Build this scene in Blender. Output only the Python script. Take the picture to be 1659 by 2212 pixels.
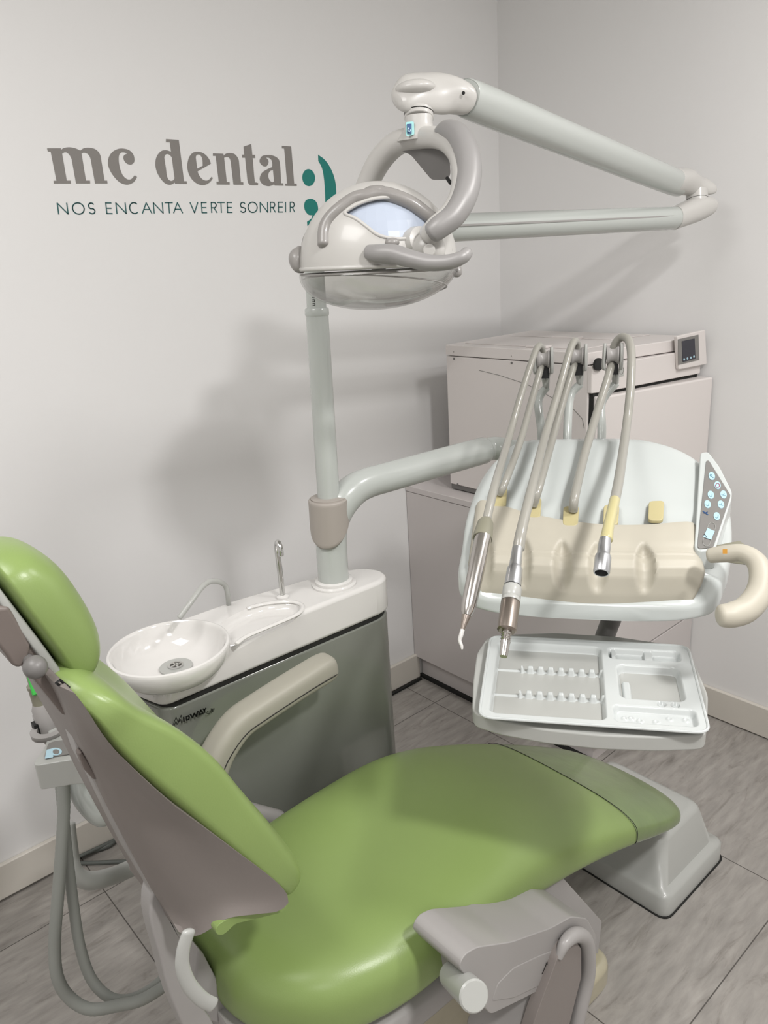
import bpy, bmesh, math, random
from math import sin, cos, pi, radians, sqrt
from mathutils import Vector as V, Matrix, Euler
from mathutils.geometry import intersect_line_plane
for o in list(bpy.data.objects): bpy.data.objects.remove(o)
SC = bpy.context.scene; COL = SC.collection
# ------------------------------------------------------------------ camera
FPX, IW, IH = 1650.7364, 1659.0, 2212.0
CAM = V((0, 0, 1.5))
yaw, tilt, roll = radians(-40.39754163), radians(71.64818407), radians(-3.5801437)
RM = Matrix.Rotation(yaw, 3, 'Z') @ Matrix.Rotation(tilt, 3, 'X') @ Matrix.Rotation(roll, 3, 'Z')
cd = bpy.data.cameras.new('camera'); cam = bpy.data.objects.new('camera', cd); COL.objects.link(cam)
cam.matrix_world = Matrix.Translation(CAM) @ RM.to_4x4()
cd.sensor_fit = 'VERTICAL'; cd.sensor_height = 24.0; cd.lens = 24.0 * FPX / IH; cd.clip_start = 0.02
SC.camera = cam
# ------------------------------------------------------------------ world, lights, exposure
w = bpy.data.worlds.new('world'); SC.world = w; w.use_nodes = True
w.node_tree.nodes['Background'].inputs[0].default_value = (0.9, 0.95, 1.0, 1); w.node_tree.nodes['Background'].inputs[1].default_value = 0.05
def panel_light(name, x, y, power, sx=0.3, sy=0.3, col=(1.0, 0.982, 0.97)):
    l = bpy.data.lights.new(name, 'AREA'); l.shape = 'RECTANGLE'; l.size = sx; l.size_y = sy; l.energy = power; l.color = col
    o = bpy.data.objects.new(name, l); o.location = (x, y, 2.585); COL.objects.link(o); return o
panel_light('ceiling_light', 0.62, -0.62, 26, 0.2, 0.2)
panel_light('ceiling_light', 1.55, -0.10, 12)
panel_light('ceiling_light', -0.5, 0.75, 16, 0.8, 0.8)
panel_light('ceiling_light', -0.9, -1.2, 11, 0.7, 0.7)
SC.view_settings.view_transform = 'Standard'; SC.view_settings.look = 'None'; SC.view_settings.gamma = 1
SC.view_settings.use_curve_mapping = False; SC.view_settings.exposure = 0.5
# ------------------------------------------------------------------ measuring helpers (photo sight line meets a real plane)
def ray(u, v): return RM @ V(((u - IW / 2) / FPX, -(v - IH / 2) / FPX, -1.0))
def P(u, v, x=None, y=None, z=None, d=None):
    r = ray(u, v)
    if d is not None: return CAM + r * d
    if x is not None: return CAM + r * (x / r.x)
    if y is not None: return CAM + r * (y / r.y)
    return CAM + r * ((z - 1.5) / r.z)
def proj(p):
    c = RM.transposed() @ (V(p) - CAM); return (IW / 2 + FPX * c.x / -c.z, IH / 2 - FPX * c.y / -c.z)
def depth_of(p): return -(RM.transposed() @ (V(p) - CAM)).z
# ------------------------------------------------------------------ materials
def mat(name, col, rough=0.5, metal=0.0, coat=0.0, bump=0.0, bscale=60.0, vary=0.0, vscale=6.0, spec=0.5, trans=0.0, ior=1.45, emit=None, alpha=1.0):
    m = bpy.data.materials.new(name); m.use_nodes = True; nt = m.node_tree; b = nt.nodes['Principled BSDF']
    def lin(c): return tuple(((x / 255 / 12.92) if x / 255 < 0.04045 else ((x / 255 + 0.055) / 1.055) ** 2.4) for x in c) + (1,)
    c = lin(col) if max(col) > 1 else tuple(col) + (1,)
    b.inputs['Base Color'].default_value = c; b.inputs['Roughness'].default_value = rough; b.inputs['Metallic'].default_value = metal
    b.inputs['Coat Weight'].default_value = coat; b.inputs['Coat Roughness'].default_value = 0.08
    b.inputs['Specular IOR Level'].default_value = spec; b.inputs['Transmission Weight'].default_value = trans; b.inputs['IOR'].default_value = ior
    b.inputs['Alpha'].default_value = alpha
    if emit: b.inputs['Emission Color'].default_value = lin(emit[0]); b.inputs['Emission Strength'].default_value = emit[1]
    tc = nt.nodes.new('ShaderNodeTexCoord')
    if vary > 0:
        n = nt.nodes.new('ShaderNodeTexNoise'); n.inputs['Scale'].default_value = vscale; n.inputs['Detail'].default_value = 5
        nt.links.new(tc.outputs['Object'], n.inputs['Vector'])
        mx = nt.nodes.new('ShaderNodeMix'); mx.data_type = 'RGBA'; mx.inputs['A'].default_value = c
        mx.inputs['B'].default_value = tuple(x * (1 - vary) for x in c[:3]) + (1,)
        rp = nt.nodes.new('ShaderNodeMapRange'); rp.inputs[1].default_value = 0.35; rp.inputs[2].default_value = 0.75
        nt.links.new(n.outputs['Fac'], rp.inputs[0]); nt.links.new(rp.outputs[0], mx.inputs['Factor']); nt.links.new(mx.outputs['Result'], b.inputs['Base Color'])
    if bump > 0:
        n2 = nt.nodes.new('ShaderNodeTexNoise'); n2.inputs['Scale'].default_value = bscale; n2.inputs['Detail'].default_value = 4
        nt.links.new(tc.outputs['Object'], n2.inputs['Vector'])
        bp = nt.nodes.new('ShaderNodeBump'); bp.inputs['Strength'].default_value = bump; bp.inputs['Distance'].default_value = 0.002
        nt.links.new(n2.outputs['Fac'], bp.inputs['Height']); nt.links.new(bp.outputs[0], b.inputs['Normal'])
    return m
M = {}
M['wall'] = mat('wall_paint', (226, 225, 224), 0.5, bump=0.12, bscale=90, vary=0.03, vscale=1.5)
M['ceil'] = mat('ceiling_paint', (225, 224, 220), 0.8)
M['skirt'] = mat('skirting', (206, 201, 192), 0.3, vary=0.06)
M['vinyl'] = mat('green_vinyl', (129, 150, 88), 0.32, spec=0.5, bump=0.06, bscale=500, vary=0.06, vscale=5)
M['vinylc'] = mat('covered_green_vinyl', (112, 133, 80), 0.3, coat=0.5, bump=0.35, bscale=28, vary=0.22, vscale=14)
M['shell'] = mat('taupe_plastic', (126, 119, 115), 0.45, bump=0.05, bscale=300)
M['greyp'] = mat('grey_plastic', (152, 149, 147), 0.38, coat=0.1)
M['lgrey'] = mat('light_grey_plastic', (168, 169, 165), 0.33, coat=0.2)
M['dgrey'] = mat('dark_grey_plastic', (110, 108, 106), 0.4)
M['white'] = mat('white_lacquer', (205, 203, 200), 0.16, coat=0.6)
M['ceram'] = mat('white_ceramic', (214, 212, 209), 0.08, coat=0.8)
M['post'] = mat('pale_grey_enamel', (180, 184, 180), 0.25, coat=0.5)
M['sleeve'] = mat('warm_grey_collar', (160, 153, 146), 0.4)
M['table'] = mat('table_white_plastic', (190, 195, 193), 0.2, coat=0.5)
M['beige'] = mat('beige_silicone', (182, 177, 163), 0.45, vary=0.05, vscale=20)
M['yellow'] = mat('yellowed_rubber', (184, 174, 132), 0.4)
M['hose'] = mat('grey_hose', (152, 150, 142), 0.3, coat=0.4)
M['hose_y'] = mat('yellowed_clear_hose', (186, 178, 132), 0.22, coat=0.5)
M['sucthose'] = mat('suction_hose', (134, 136, 131), 0.5)
M['steel'] = mat('steel', (190, 186, 182), 0.22, 1.0)
M['alu'] = mat('bright_aluminium', (205, 207, 210), 0.3, 1.0)
M['bronze'] = mat('satin_motor_steel', (160, 150, 142), 0.32, 1.0)
M['chrome'] = mat('chrome', (210, 210, 208), 0.1, 1.0)
M['black'] = mat('black_rubber', (18, 18, 18), 0.5)
M['body'] = mat('unit_grey_paint', (122, 125, 117), 0.18, coat=0.6)
M['cab'] = mat('cabinet_laminate', (198, 192, 190), 0.28, coat=0.1)
M['auto'] = mat('autoclave_white', (212, 206, 203), 0.35)
M['tray'] = mat('white_tray_plastic', (190, 194, 193), 0.25, coat=0.3)
M['arm_b'] = mat('cream_arm_pad', (160, 157, 145), 0.5, vary=0.05)
M['cream'] = mat('cream_base', (172, 165, 142), 0.3, coat=0.4, vary=0.15, vscale=12)
M['lamp'] = mat('lamp_white_plastic', (190, 188, 184), 0.34, coat=0.2)
M['lampg'] = mat('lamp_grey_plastic', (142, 139, 136), 0.35, coat=0.2)
M['silver'] = mat('silver_paint', (150, 148, 147), 0.42, 0.15)
M['letter'] = mat('grey_vinyl_letters', (128, 124, 120), 0.5)
M['teal'] = mat('teal_vinyl', (18, 120, 112), 0.4)
M['slog'] = mat('dark_teal_vinyl', (44, 92, 92), 0.4)
M['ink'] = mat('black_ink', (22, 24, 22), 0.4)
M['panel'] = mat('keypad_grey', (122, 120, 117), 0.4)
M['key'] = mat('pale_blue_keys', (170, 200, 212), 0.4)
M['keyink'] = mat('key_symbol_ink', (40, 110, 130), 0.4)
M['red'] = mat('dull_red_print', (150, 70, 90), 0.4)
M['navy'] = mat('navy_sticker', (24, 70, 120), 0.4)
M['cyan'] = mat('cyan_sticker', (150, 205, 205), 0.4)
M['screen'] = mat('dark_screen', (52, 52, 60), 0.12)
M['cable'] = mat('grey_cable', (92, 96, 92), 0.5)
M['green'] = mat('green_tube', (60, 170, 70), 0.3)
M['gap'] = mat('dark_gap', (30, 30, 28), 0.8)
M['brown'] = mat('dark_taupe_plastic', (112, 103, 98), 0.45)
M['olive'] = mat('grip_grey', (130, 128, 112), 0.4)
M['refl'] = mat('mirror_facets', (178, 187, 202), 0.35, 0.0)
M['orange'] = mat('amber_contact', (180, 130, 50), 0.4)
def glass(name, col, rough, thin=0.82):
    m = bpy.data.materials.new(name); m.use_nodes = True; nt = m.node_tree; nt.nodes.clear()
    o = nt.nodes.new('ShaderNodeOutputMaterial'); g = nt.nodes.new('ShaderNodeBsdfGlossy'); g.inputs['Roughness'].default_value = rough
    t = nt.nodes.new('ShaderNodeBsdfTransparent'); t.inputs[0].default_value = col + (1,)
    lw = nt.nodes.new('ShaderNodeLayerWeight'); f = nt.nodes.new('ShaderNodeMapRange'); f.inputs[3].default_value = 0.05; f.inputs[4].default_value = 0.55; f.interpolation_type = 'SMOOTHSTEP'; nt.links.new(lw.outputs['Facing'], f.inputs[0]); f.inputs[1].default_value = 0.3
    mx = nt.nodes.new('ShaderNodeMixShader'); nt.links.new(f.outputs[0], mx.inputs[0]); nt.links.new(t.outputs[0], mx.inputs[1]); nt.links.new(g.outputs[0], mx.inputs[2])
    nt.links.new(mx.outputs[0], o.inputs[0]); return m
M['clear'] = glass('clear_shield', (0.93, 0.93, 0.92), 0.05)
M['film'] = glass('clear_lens', (0.85, 0.86, 0.88), 0.05)
def floor_mat():
    m = bpy.data.materials.new('vinyl_tile_floor'); m.use_nodes = True; nt = m.node_tree; b = nt.nodes['Principled BSDF']; N = nt.nodes.new; L = nt.links.new
    g = N('ShaderNodeNewGeometry')
    mp = N('ShaderNodeMapping'); mp.inputs['Rotation'].default_value = (0, 0, radians(32)); mp.inputs['Scale'].default_value = (4.5, 20, 1); L(g.outputs['Position'], mp.inputs[0])
    n1 = N('ShaderNodeTexNoise'); n1.inputs['Scale'].default_value = 1.6; n1.inputs['Detail'].default_value = 9; n1.inputs['Roughness'].default_value = 0.68; n1.inputs['Distortion'].default_value = 1.2; L(mp.outputs[0], n1.inputs['Vector'])
    mp2 = N('ShaderNodeMapping'); mp2.inputs['Rotation'].default_value = (0, 0, radians(32)); mp2.inputs['Scale'].default_value = (9, 40, 1); L(g.outputs['Position'], mp2.inputs[0])
    n2 = N('ShaderNodeTexNoise'); n2.inputs['Scale'].default_value = 1.3; n2.inputs['Detail'].default_value = 6; L(mp2.outputs[0], n2.inputs['Vector'])
    cr = N('ShaderNodeValToRGB'); e = cr.color_ramp.elements
    e[0].position = 0.30; e[0].color = (0.215, 0.198, 0.178, 1); e[1].position = 0.66; e[1].color = (0.345, 0.325, 0.30, 1)
    x = cr.color_ramp.elements.new(0.45); x.color = (0.305, 0.285, 0.262, 1)
    L(n1.outputs['Fac'], cr.inputs[0])
    r2 = N('ShaderNodeMapRange'); r2.inputs[1].default_value = 0.3; r2.inputs[2].default_value = 0.7; r2.inputs[3].default_value = 0.82; r2.inputs[4].default_value = 1.1; L(n2.outputs['Fac'], r2.inputs[0])
    mu = N('ShaderNodeVectorMath'); mu.operation = 'MULTIPLY'; L(cr.outputs[0], mu.inputs[0]); L(r2.outputs[0], mu.inputs[1])
    sp = N('ShaderNodeSeparateXYZ'); L(g.outputs['Position'], sp.inputs[0])
    def line(ch, off):
        a = N('ShaderNodeMath'); a.operation = 'SUBTRACT'; L(sp.outputs[ch], a.inputs[0]); a.inputs[1].default_value = off
        p = N('ShaderNodeMath'); p.operation = 'PINGPONG'; L(a.outputs[0], p.inputs[0]); p.inputs[1].default_value = 0.3
        c = N('ShaderNodeMath'); c.operation = 'LESS_THAN'; L(p.outputs[0], c.inputs[0]); c.inputs[1].default_value = 0.0013
        return c
    a, c = line('X', 1.627), line('Y', 1.70)
    mxm = N('ShaderNodeMath'); mxm.operation = 'MAXIMUM'; L(a.outputs[0], mxm.inputs[0]); L(c.outputs[0], mxm.inputs[1])
    mx = N('ShaderNodeMix'); mx.data_type = 'RGBA'; L(mxm.outputs[0], mx.inputs['Factor']); L(mu.outputs[0], mx.inputs['A']); mx.inputs['B'].default_value = (0.08, 0.072, 0.065, 1)
    L(mx.outputs['Result'], b.inputs['Base Color']); b.inputs['Roughness'].default_value = 0.42
    bp = N('ShaderNodeBump'); bp.inputs['Strength'].default_value = 0.08; L(n2.outputs['Fac'], bp.inputs['Height']); L(bp.outputs[0], b.inputs['Normal'])
    return m
M['floor'] = floor_mat()
# ------------------------------------------------------------------ mesh helpers: every shape is (verts, faces) in world metres
def cat(*gs):
    vs, fs = [], []
    for g in gs:
        o = len(vs); vs += list(g[0]); fs += [tuple(i + o for i in f) for f in g[1]]
    return vs, fs
def frame(t, up=None):
    t = t.normalized(); up = up or (V((0, 0, 1)) if abs(t.z) < 0.9 else V((1, 0, 0)))
    a = t.cross(up).normalized(); return a, a.cross(t).normalized()
def smooth_path(pts, k=6, closed=False):
    pts = [V(p) if not isinstance(p, V) else p for p in pts]; n = len(pts); out = []
    if n < 3 and not closed: return pts
    rng = range(n if closed else n - 1)
    for i in rng:
        g = (lambda j: pts[j % n]) if closed else (lambda j: pts[max(0, min(n - 1, j))])
        p0, p1, p2, p3 = g(i - 1), g(i), g(i + 1), g(i + 2)
        for j in range(k):
            s = j / k
            out.append(0.5 * ((2 * p1) + (p2 - p0) * s + (2 * p0 - 5 * p1 + 4 * p2 - p3) * s * s + (3 * p1 - p0 - 3 * p2 + p3) * s ** 3))
    if not closed: out.append(pts[-1])
    return out
def tube(pts, r, n=18, k=8, up=None, flat=1.0, closed=False, caps=True, ridges=0.0):
    """round tube; r is one radius or one per control point; flat squashes it along its second axis"""
    ctrl = [V(p) for p in pts]; m = len(ctrl)
    rr = [r] * m if not isinstance(r, (list, tuple)) else list(r)
    path = smooth_path(ctrl, k, closed) if k > 1 else ctrl
    rad = [x.x for x in smooth_path([V((q, 0, 0)) for q in rr], k, closed)] if k > 1 and m > 2 else rr
    if len(rad) != len(path): rad = [rr[0] + (rr[-1] - rr[0]) * i / (len(path) - 1) for i in range(len(path))]
    vs, fs = [], []; N = len(path); a = b = None
    for i, p in enumerate(path):
        if closed: t = path[(i + 1) % N] - path[i - 1]
        else: t = path[min(N - 1, i + 1)] - path[max(0, i - 1)]
        if t.length < 1e-9: t = V((0, 0, 1))
        t = t.normalized()
        if a is None or up is not None: a, b = frame(t, up)
        else: a = (a - t * a.dot(t)).normalized(); b = a.cross(t).normalized()
        q = rad[i] * (1 + (ridges if i % 2 else 0))
        for j in range(n):
            w_ = 2 * pi * j / n; vs.append(p + a * (cos(w_) * q) + b * (sin(w_) * q * flat))
    for i in range(N if closed else N - 1):
        for j in range(n):
            i2 = (i + 1) % N; fs.append((i * n + j, i * n + (j + 1) % n, i2 * n + (j + 1) % n, i2 * n + j))
    if caps and not closed:
        for end, i in ((0, 0), (1, N - 1)):   # domed ends
            base = i * n; t = (path[0] - path[1]) if not end else (path[-1] - path[-2]); t = t.normalized(); prev = base
            for s_ in (0.35, 0.7, 0.93):
                o = len(vs)
                for j in range(n):
                    pv = vs[base + j]; c = path[i]; vs.append(c + (pv - c) * sqrt(1 - s_ * s_) + t * rad[i] * s_ * 0.5)
                for j in range(n):
                    f = (prev + j, prev + (j + 1) % n, o + (j + 1) % n, o + j); fs.append(f if end else f[::-1])
                prev = o
            f = tuple(prev + j for j in range(n)); fs.append(f if end else f[::-1])
    return vs, fs
def lathe(prof, org, axis, n=32, caps=True, up=None):
    """prof: (radius, distance along axis)"""
    org = V(org); axis = V(axis).normalized(); a, b = frame(axis, up); vs, fs = [], []
    for r, h in prof:
        for j in range(n):
            t = 2 * pi * j / n; vs.append(org + axis * h + a * (cos(t) * r) + b * (sin(t) * r))
    for i in range(len(prof) - 1):
        for j in range(n): fs.append((i * n + j, i * n + (j + 1) % n, (i + 1) * n + (j + 1) % n, (i + 1) * n + j))
    if caps:
        fs.append(tuple(reversed(range(n)))); fs.append(tuple((len(prof) - 1) * n + j for j in range(n)))
    return vs, fs
def rod(p, q, r, r2=None, n=24, ch=0.15):
    p, q = V(p), V(q); L = (q - p).length; r2 = r if r2 is None else r2; c = min(r, r2) * ch
    return lathe([(r - c, 0), (r, c), (r2, L - c), (r2 - c, L)], p, q - p, n)
def loft(stations, n=40, k=5, endround=True):
    """stations: (centre, side vec, normal vec, halfwidth, top, bottom, exponent, concavity)"""
    rows = []
    for c, s, nn, hw, top, bot, e, cc in stations: rows.append((V(c), V(s), V(nn), hw, top, bot, e, cc))
    out = []; N = len(rows)
    def cr(p0, p1, p2, p3, s): return 0.5 * ((2 * p1) + (p2 - p0) * s + (2 * p0 - 5 * p1 + 4 * p2 - p3) * s * s + (3 * p1 - p0 - 3 * p2 + p3) * s ** 3)
    for i in range(N - 1):
        g = [rows[max(0, min(N - 1, j))] for j in (i - 1, i, i + 1, i + 2)]
        for j in range(k): out.append(tuple(cr(g[0][m_], g[1][m_], g[2][m_], g[3][m_], j / k) for m_ in range(8)))
    out.append(rows[-1]); vs, fs = [], []
    for c, s, nn, hw, top, bot, e, cc in out:
        e = max(2.0, e); s = s.normalized(); nn = nn.normalized(); hw = max(hw, 1e-4)
        for j in range(n):
            t = 2 * pi * (j + 0.5) / n; x = math.copysign(abs(cos(t)) ** (2 / e), cos(t)); y = math.copysign(abs(sin(t)) ** (2 / e), sin(t))
            vs.append(c + s * (hw * x) + nn * ((top if y > 0 else bot) * y + cc * x * x * (1 if y > 0 else 0)))
    R_ = len(out)
    for i in range(R_ - 1):
        for j in range(n): fs.append((i * n + j, i * n + (j + 1) % n, (i + 1) * n + (j + 1) % n, (i + 1) * n + j))
    fs.append(tuple(reversed(range(n)))); fs.append(tuple((R_ - 1) * n + j for j in range(n)))
    return vs, fs
def prism(poly, off):
    poly = [V(p) for p in poly]; off = V(off); n = len(poly)
    vs = poly + [p + off for p in poly]
    fs = [tuple(range(n)), tuple(reversed(range(n, 2 * n)))] + [(i, n + i, n + (i + 1) % n, (i + 1) % n) for i in range(n)]
    return vs, fs
def box(a, b):
    x0, y0, z0 = a; x1, y1, z1 = b
    return prism([(x0, y0, z0), (x1, y0, z0), (x1, y1, z0), (x0, y1, z0)], (0, 0, z1 - z0))
def obox(c, ax, ay, az):
    c, ax, ay, az = V(c), V(ax), V(ay), V(az)
    return prism([c - ax - ay - az, c + ax - ay - az, c + ax + ay - az, c - ax + ay - az], az * 2)
def rounded(poly, r, k=5):
    """round the corners of a closed world-space polygon"""
    out = []; n = len(poly); poly = [V(p) for p in poly]
    for i in range(n):
        p, a, b = poly[i], poly[i - 1], poly[(i + 1) % n]
        ri = r[i] if isinstance(r, (list, tuple)) else r
        da, db = (a - p), (b - p); q = min(ri, da.length * .49, db.length * .49)
        s, e = p + da.normalized() * q, p + db.normalized() * q
        for j in range(k + 1):
            t = j / k; out.append(s * (1 - t) ** 2 + p * 2 * t * (1 - t) + e * t * t)
    return out
def ellipsoid(c, a, b, d, n=32, m=18, p0=-pi / 2, p1=pi / 2):
    c, a, b, d = V(c), V(a), V(b), V(d); vs, fs = [], []
    for i in range(m + 1):
        ph = p0 + (p1 - p0) * i / m
        for j in range(n):
            t = 2 * pi * j / n; vs.append(c + a * (cos(t) * cos(ph)) + b * (sin(t) * cos(ph)) + d * sin(ph))
    for i in range(m):
        for j in range(n): fs.append((i * n + j, i * n + (j + 1) % n, (i + 1) * n + (j + 1) % n, (i + 1) * n + j))
    return vs, fs
# ------------------------------------------------------------------ object helpers
def thing(name, loc, label, category, group=None):
    o = bpy.data.objects.new(name, None); o.location = loc; o.empty_display_size = 0.05; COL.objects.link(o)
    o['label'] = label; o['category'] = category
    if group: o['group'] = group
    return o
def wloc(o):
    p = V((0, 0, 0))
    while o is not None: p += V(o.location); o = o.parent
    return p
def part(name, geo, m, parent=None, bevel=0.0, seg=3, sub=0, sharp=38, label=None, loc=None, solid=0.0):
    vs, fs = geo; base = wloc(parent) if parent is not None else V(loc or (0, 0, 0))
    me = bpy.data.meshes.new(name); me.from_pydata([tuple(V(v) - base) for v in vs], [], fs); me.validate()
    bm = bmesh.new(); bm.from_mesh(me); bmesh.ops.remove_doubles(bm, verts=bm.verts, dist=1e-6); bmesh.ops.recalc_face_normals(bm, faces=bm.faces); bm.to_mesh(me); bm.free()
    me.materials.append(M[m]); me.shade_smooth(); me.set_sharp_from_angle(angle=radians(sharp))
    o = bpy.data.objects.new(name, me); COL.objects.link(o)
    if parent is not None: o.parent = parent
    elif loc: o.location = loc
    if solid:
        md = o.modifiers.new('thick', 'SOLIDIFY'); md.thickness = solid; md.offset = 0
    if bevel:
        md = o.modifiers.new('bevel', 'BEVEL'); md.width = bevel; md.segments = seg; md.limit_method = 'ANGLE'; md.angle_limit = radians(32); md.harden_normals = True
        me.shade_smooth()
    if sub:
        md = o.modifiers.new('sub', 'SUBSURF'); md.levels = sub; md.render_levels = sub; me.shade_smooth()
    if label: o['label'] = label
    return o
def struct(name, geo, m, bevel=0.0, label=None):
    o = part(name, geo, m, bevel=bevel); o['kind'] = 'structure'
    return o
def solo(name, geo, m, label, category, group=None, **kw):
    o = part(name, geo, m, loc=kw.pop('loc', None), **kw); o['label'] = label; o['category'] = category
    if group: o['group'] = group
    return o
def ribbon(pts, wd, nrm, th, closed=False):
    """flat printed stroke of width wd and thickness th lying on a surface with normal nrm"""
    gs = []; nrm = V(nrm).normalized(); pts = [V(p) for p in pts]
    if closed: pts = pts + [pts[0]]
    for p, q in zip(pts, pts[1:]):
        t = (q - p).normalized(); s = t.cross(nrm) * (wd / 2); e = t * (wd * 0.3)
        gs.append(prism([p - e - s, q + e - s, q + e + s, p - e + s], nrm * th))
    return cat(*gs)
def filled(splines, th, pl, nrm):
    """flat vinyl shape from closed outlines (holes allowed); pl maps (u,v) to the wall"""
    pts3 = [[pl(u, v) for u, v in s] for s in splines]; nrm = V(nrm).normalized(); o = pts3[0][0]
    ax, ay = frame(nrm)
    cu = bpy.data.curves.new('tmp', 'CURVE'); cu.dimensions = '2D'; cu.fill_mode = 'BOTH'
    for s in pts3:
        sp = cu.splines.new('POLY'); sp.points.add(len(s) - 1); sp.use_cyclic_u = True
        for i, p in enumerate(s): sp.points[i].co = ((p - o).dot(ax), (p - o).dot(ay), 0, 1)
    cu.extrude = th / 2; ob = bpy.data.objects.new('tmp', cu); COL.objects.link(ob)
    bpy.context.view_layer.update()
    me = bpy.data.meshes.new_from_object(ob); bpy.data.objects.remove(ob)
    g = ([o + ax * v.co.x + ay * v.co.y + nrm * (v.co.z + th / 2) for v in me.vertices], [tuple(p.vertices) for p in me.polygons])
    bpy.data.meshes.remove(me); return g
def outline(pts, ox, oy, sc, k=5):
    """points (x, y[, 1 for a corner]) joined by smooth curves that break at corners"""
    n = len(pts); P2 = [V((p[0], p[1], 0)) for p in pts]; C = [len(p) > 2 for p in pts]; out = []
    for i in range(n):
        p1, p2 = P2[i], P2[(i + 1) % n]
        p0 = p1 * 2 - p2 if C[i] else P2[i - 1]
        p3 = p2 * 2 - p1 if C[(i + 1) % n] else P2[(i + 2) % n]
        if C[i] and C[(i + 1) % n]: out.append(p1); continue
        for j in range(k):
            s = j / k; out.append(0.5 * ((2 * p1) + (p2 - p0) * s + (2 * p0 - 5 * p1 + 4 * p2 - p3) * s * s + (3 * p1 - p0 - 3 * p2 + p3) * s ** 3))
    return [(ox + p.x / sc, oy + p.y / sc) for p in out]
Z3 = V((0, 0, 1))
# ================================================================== the room
YL, XR, HC = 1.8675, 2.202, 2.6
struct('floor', box((-2.3, -2.3, -0.1), (XR + .1, YL + .1, 0)), 'floor')
struct('ceiling', box((-2.3, -2.3, HC), (XR + .1, YL + .1, HC + .1)), 'ceil')
struct('wall_left', box((-2.3, YL, 0), (XR + .1, YL + .1, HC)), 'wall')
struct('wall_right', box((XR, -2.3, 0), (XR + .1, YL, HC)), 'wall')
struct('wall_back', box((-2.3, -2.3, 0), (XR, -2.2, HC)), 'wall')
struct('wall_front', box((-2.3, -2.2, 0), (-2.2, YL, HC)), 'wall')
struct('baseboard_left', box((-2.2, YL - 0.014, 0.008), (1.707, YL, 0.106)), 'skirt', bevel=0.004)
struct('baseboard_right', box((XR - 0.014, -2.2, 0.003), (XR, 1.07, 0.106)), 'skirt', bevel=0.004)
# ================================================================== wall sign
wl = lambda u, v: P(u, v, y=YL - 0.0002)
nW = V((0, -1, 0))
sign = thing('wall_sign', (1.0, YL, 1.6), 'grey and teal clinic name lettering with slogan stuck on the left wall', 'sign')
LET = {
 'm': (100, 290, 7.541, [[(12,228,1),(238,228,1),(236,255,1),(290,222),(380,212),(470,228),(552,265,1),(610,228),(690,218),(790,240),(850,290),(882,350,1),(948,755,1),(990,755,1),(996,802,1),(795,802,1),(722,400,1),(700,350),(660,310),(610,298),(572,310,1),(645,755,1),(710,755,1),(714,802,1),(485,802,1),(412,400,1),(380,340),(340,300),(300,292),(256,315,1),(332,755,1),(395,755,1),(400,803,1),(123,803,1),(118,757,1),(165,757,1),(72,283,1),(24,280,1)]]),
 'c': (100, 290, 7.541, [[(1235,232),(1340,255),(1410,320),(1435,400),(1425,460),(1375,495),(1310,475),(1265,420),(1255,370),(1275,335),(1318,318,1),(1280,297),(1235,293),(1200,310),(1180,360),(1180,450),(1200,560),(1240,660),(1290,715),(1340,738),(1390,725),(1440,668,1),(1478,695,1),(1440,760),(1390,800),(1310,820),(1210,790),(1120,710),(1050,610),(1012,520),(1005,440),(1025,360),(1075,290),(1150,245)]]),
 'd': (320, 290, 7.541, [[(290,78,1),(497,92,1),(583,765,1),(626,765,1),(632,808,1),(441,805,1),(435,785,1),(400,808),(350,822),(280,800),(210,730),(155,640),(125,550),(118,470),(130,390),(165,320),(220,270),(280,258),(330,268),(373,288,1),(352,130,1),(290,127,1)],
        [(310,322),(280,335),(263,375),(268,420),(290,570),(305,680),(330,735),(370,760),(410,748),(430,715,1),(385,375,1),(350,335)]]),
 'e': (320, 290, 7.541, [[(1020,480,1),(803,605,1),(830,670),(880,730),(940,755),(990,740),(1033,692,1),(1053,715,1),(1010,775),(950,815),(880,828),(800,805),(720,740),(665,650),(640,550),(645,450),(675,360),(730,300),(800,285),(880,300),(950,350),(1000,420)],
        [(800,562,1),(890,512,1),(885,420),(865,360),(830,330),(795,335),(775,370),(782,440)]]),
 'n': (320, 290, 7.541, [[(1055,310,1),(1224,318,1),(1228,350,1),(1270,315),(1330,305),(1400,320),(1450,370),(1475,420,1),(1510,780,1),(1548,782,1),(1550,822,1),(1390,820,1),(1345,440,1),(1325,390),(1285,370),(1236,382,1),(1280,778,1),(1325,778,1),(1327,820,1),(1116,818,1),(1113,773,1),(1150,773,1),(1100,352,1),(1055,352,1)]]),
 't': (500, 290, 6.9125, [[(180,185,1),(294,145,1),(310,308,1),(350,308,1),(354,355,1),(315,355,1),(345,690),(365,718),(396,728,1),(394,760,1),(290,758),(255,735),(238,680,1),(204,350,1),(160,350,1),(158,305,1),(190,305,1)]]),
 'a': (500, 290, 6.9125, [[(540,310),(460,325),(422,380),(428,430),(470,472),(520,478),(550,435),(548,385),(515,350,1),(560,352),(600,390),(610,440),(608,490,1),(540,520),(460,570),(425,640),(430,700),(480,755),(555,775),(610,760),(637,745,1),(645,765,1),(775,768,1),(772,732,1),(742,732,1),(722,440),(690,360),(620,320)],
        [(620,530,1),(570,555),(548,610),(560,670),(600,715),(636,705,1)]]),
 'l': (500, 290, 6.9125, [[(752,173,1),(890,183,1),(935,738,1),(972,738,1),(975,773,1),(804,770,1),(801,738,1),(832,738,1),(787,212,1),(754,210,1)]]),
}
for ch, (ox, oy, sc, sp) in LET.items():
    part('letter', filled([outline(s, ox, oy, sc) for s in sp], 0.0006, wl, nW), 'letter', sign)
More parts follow.
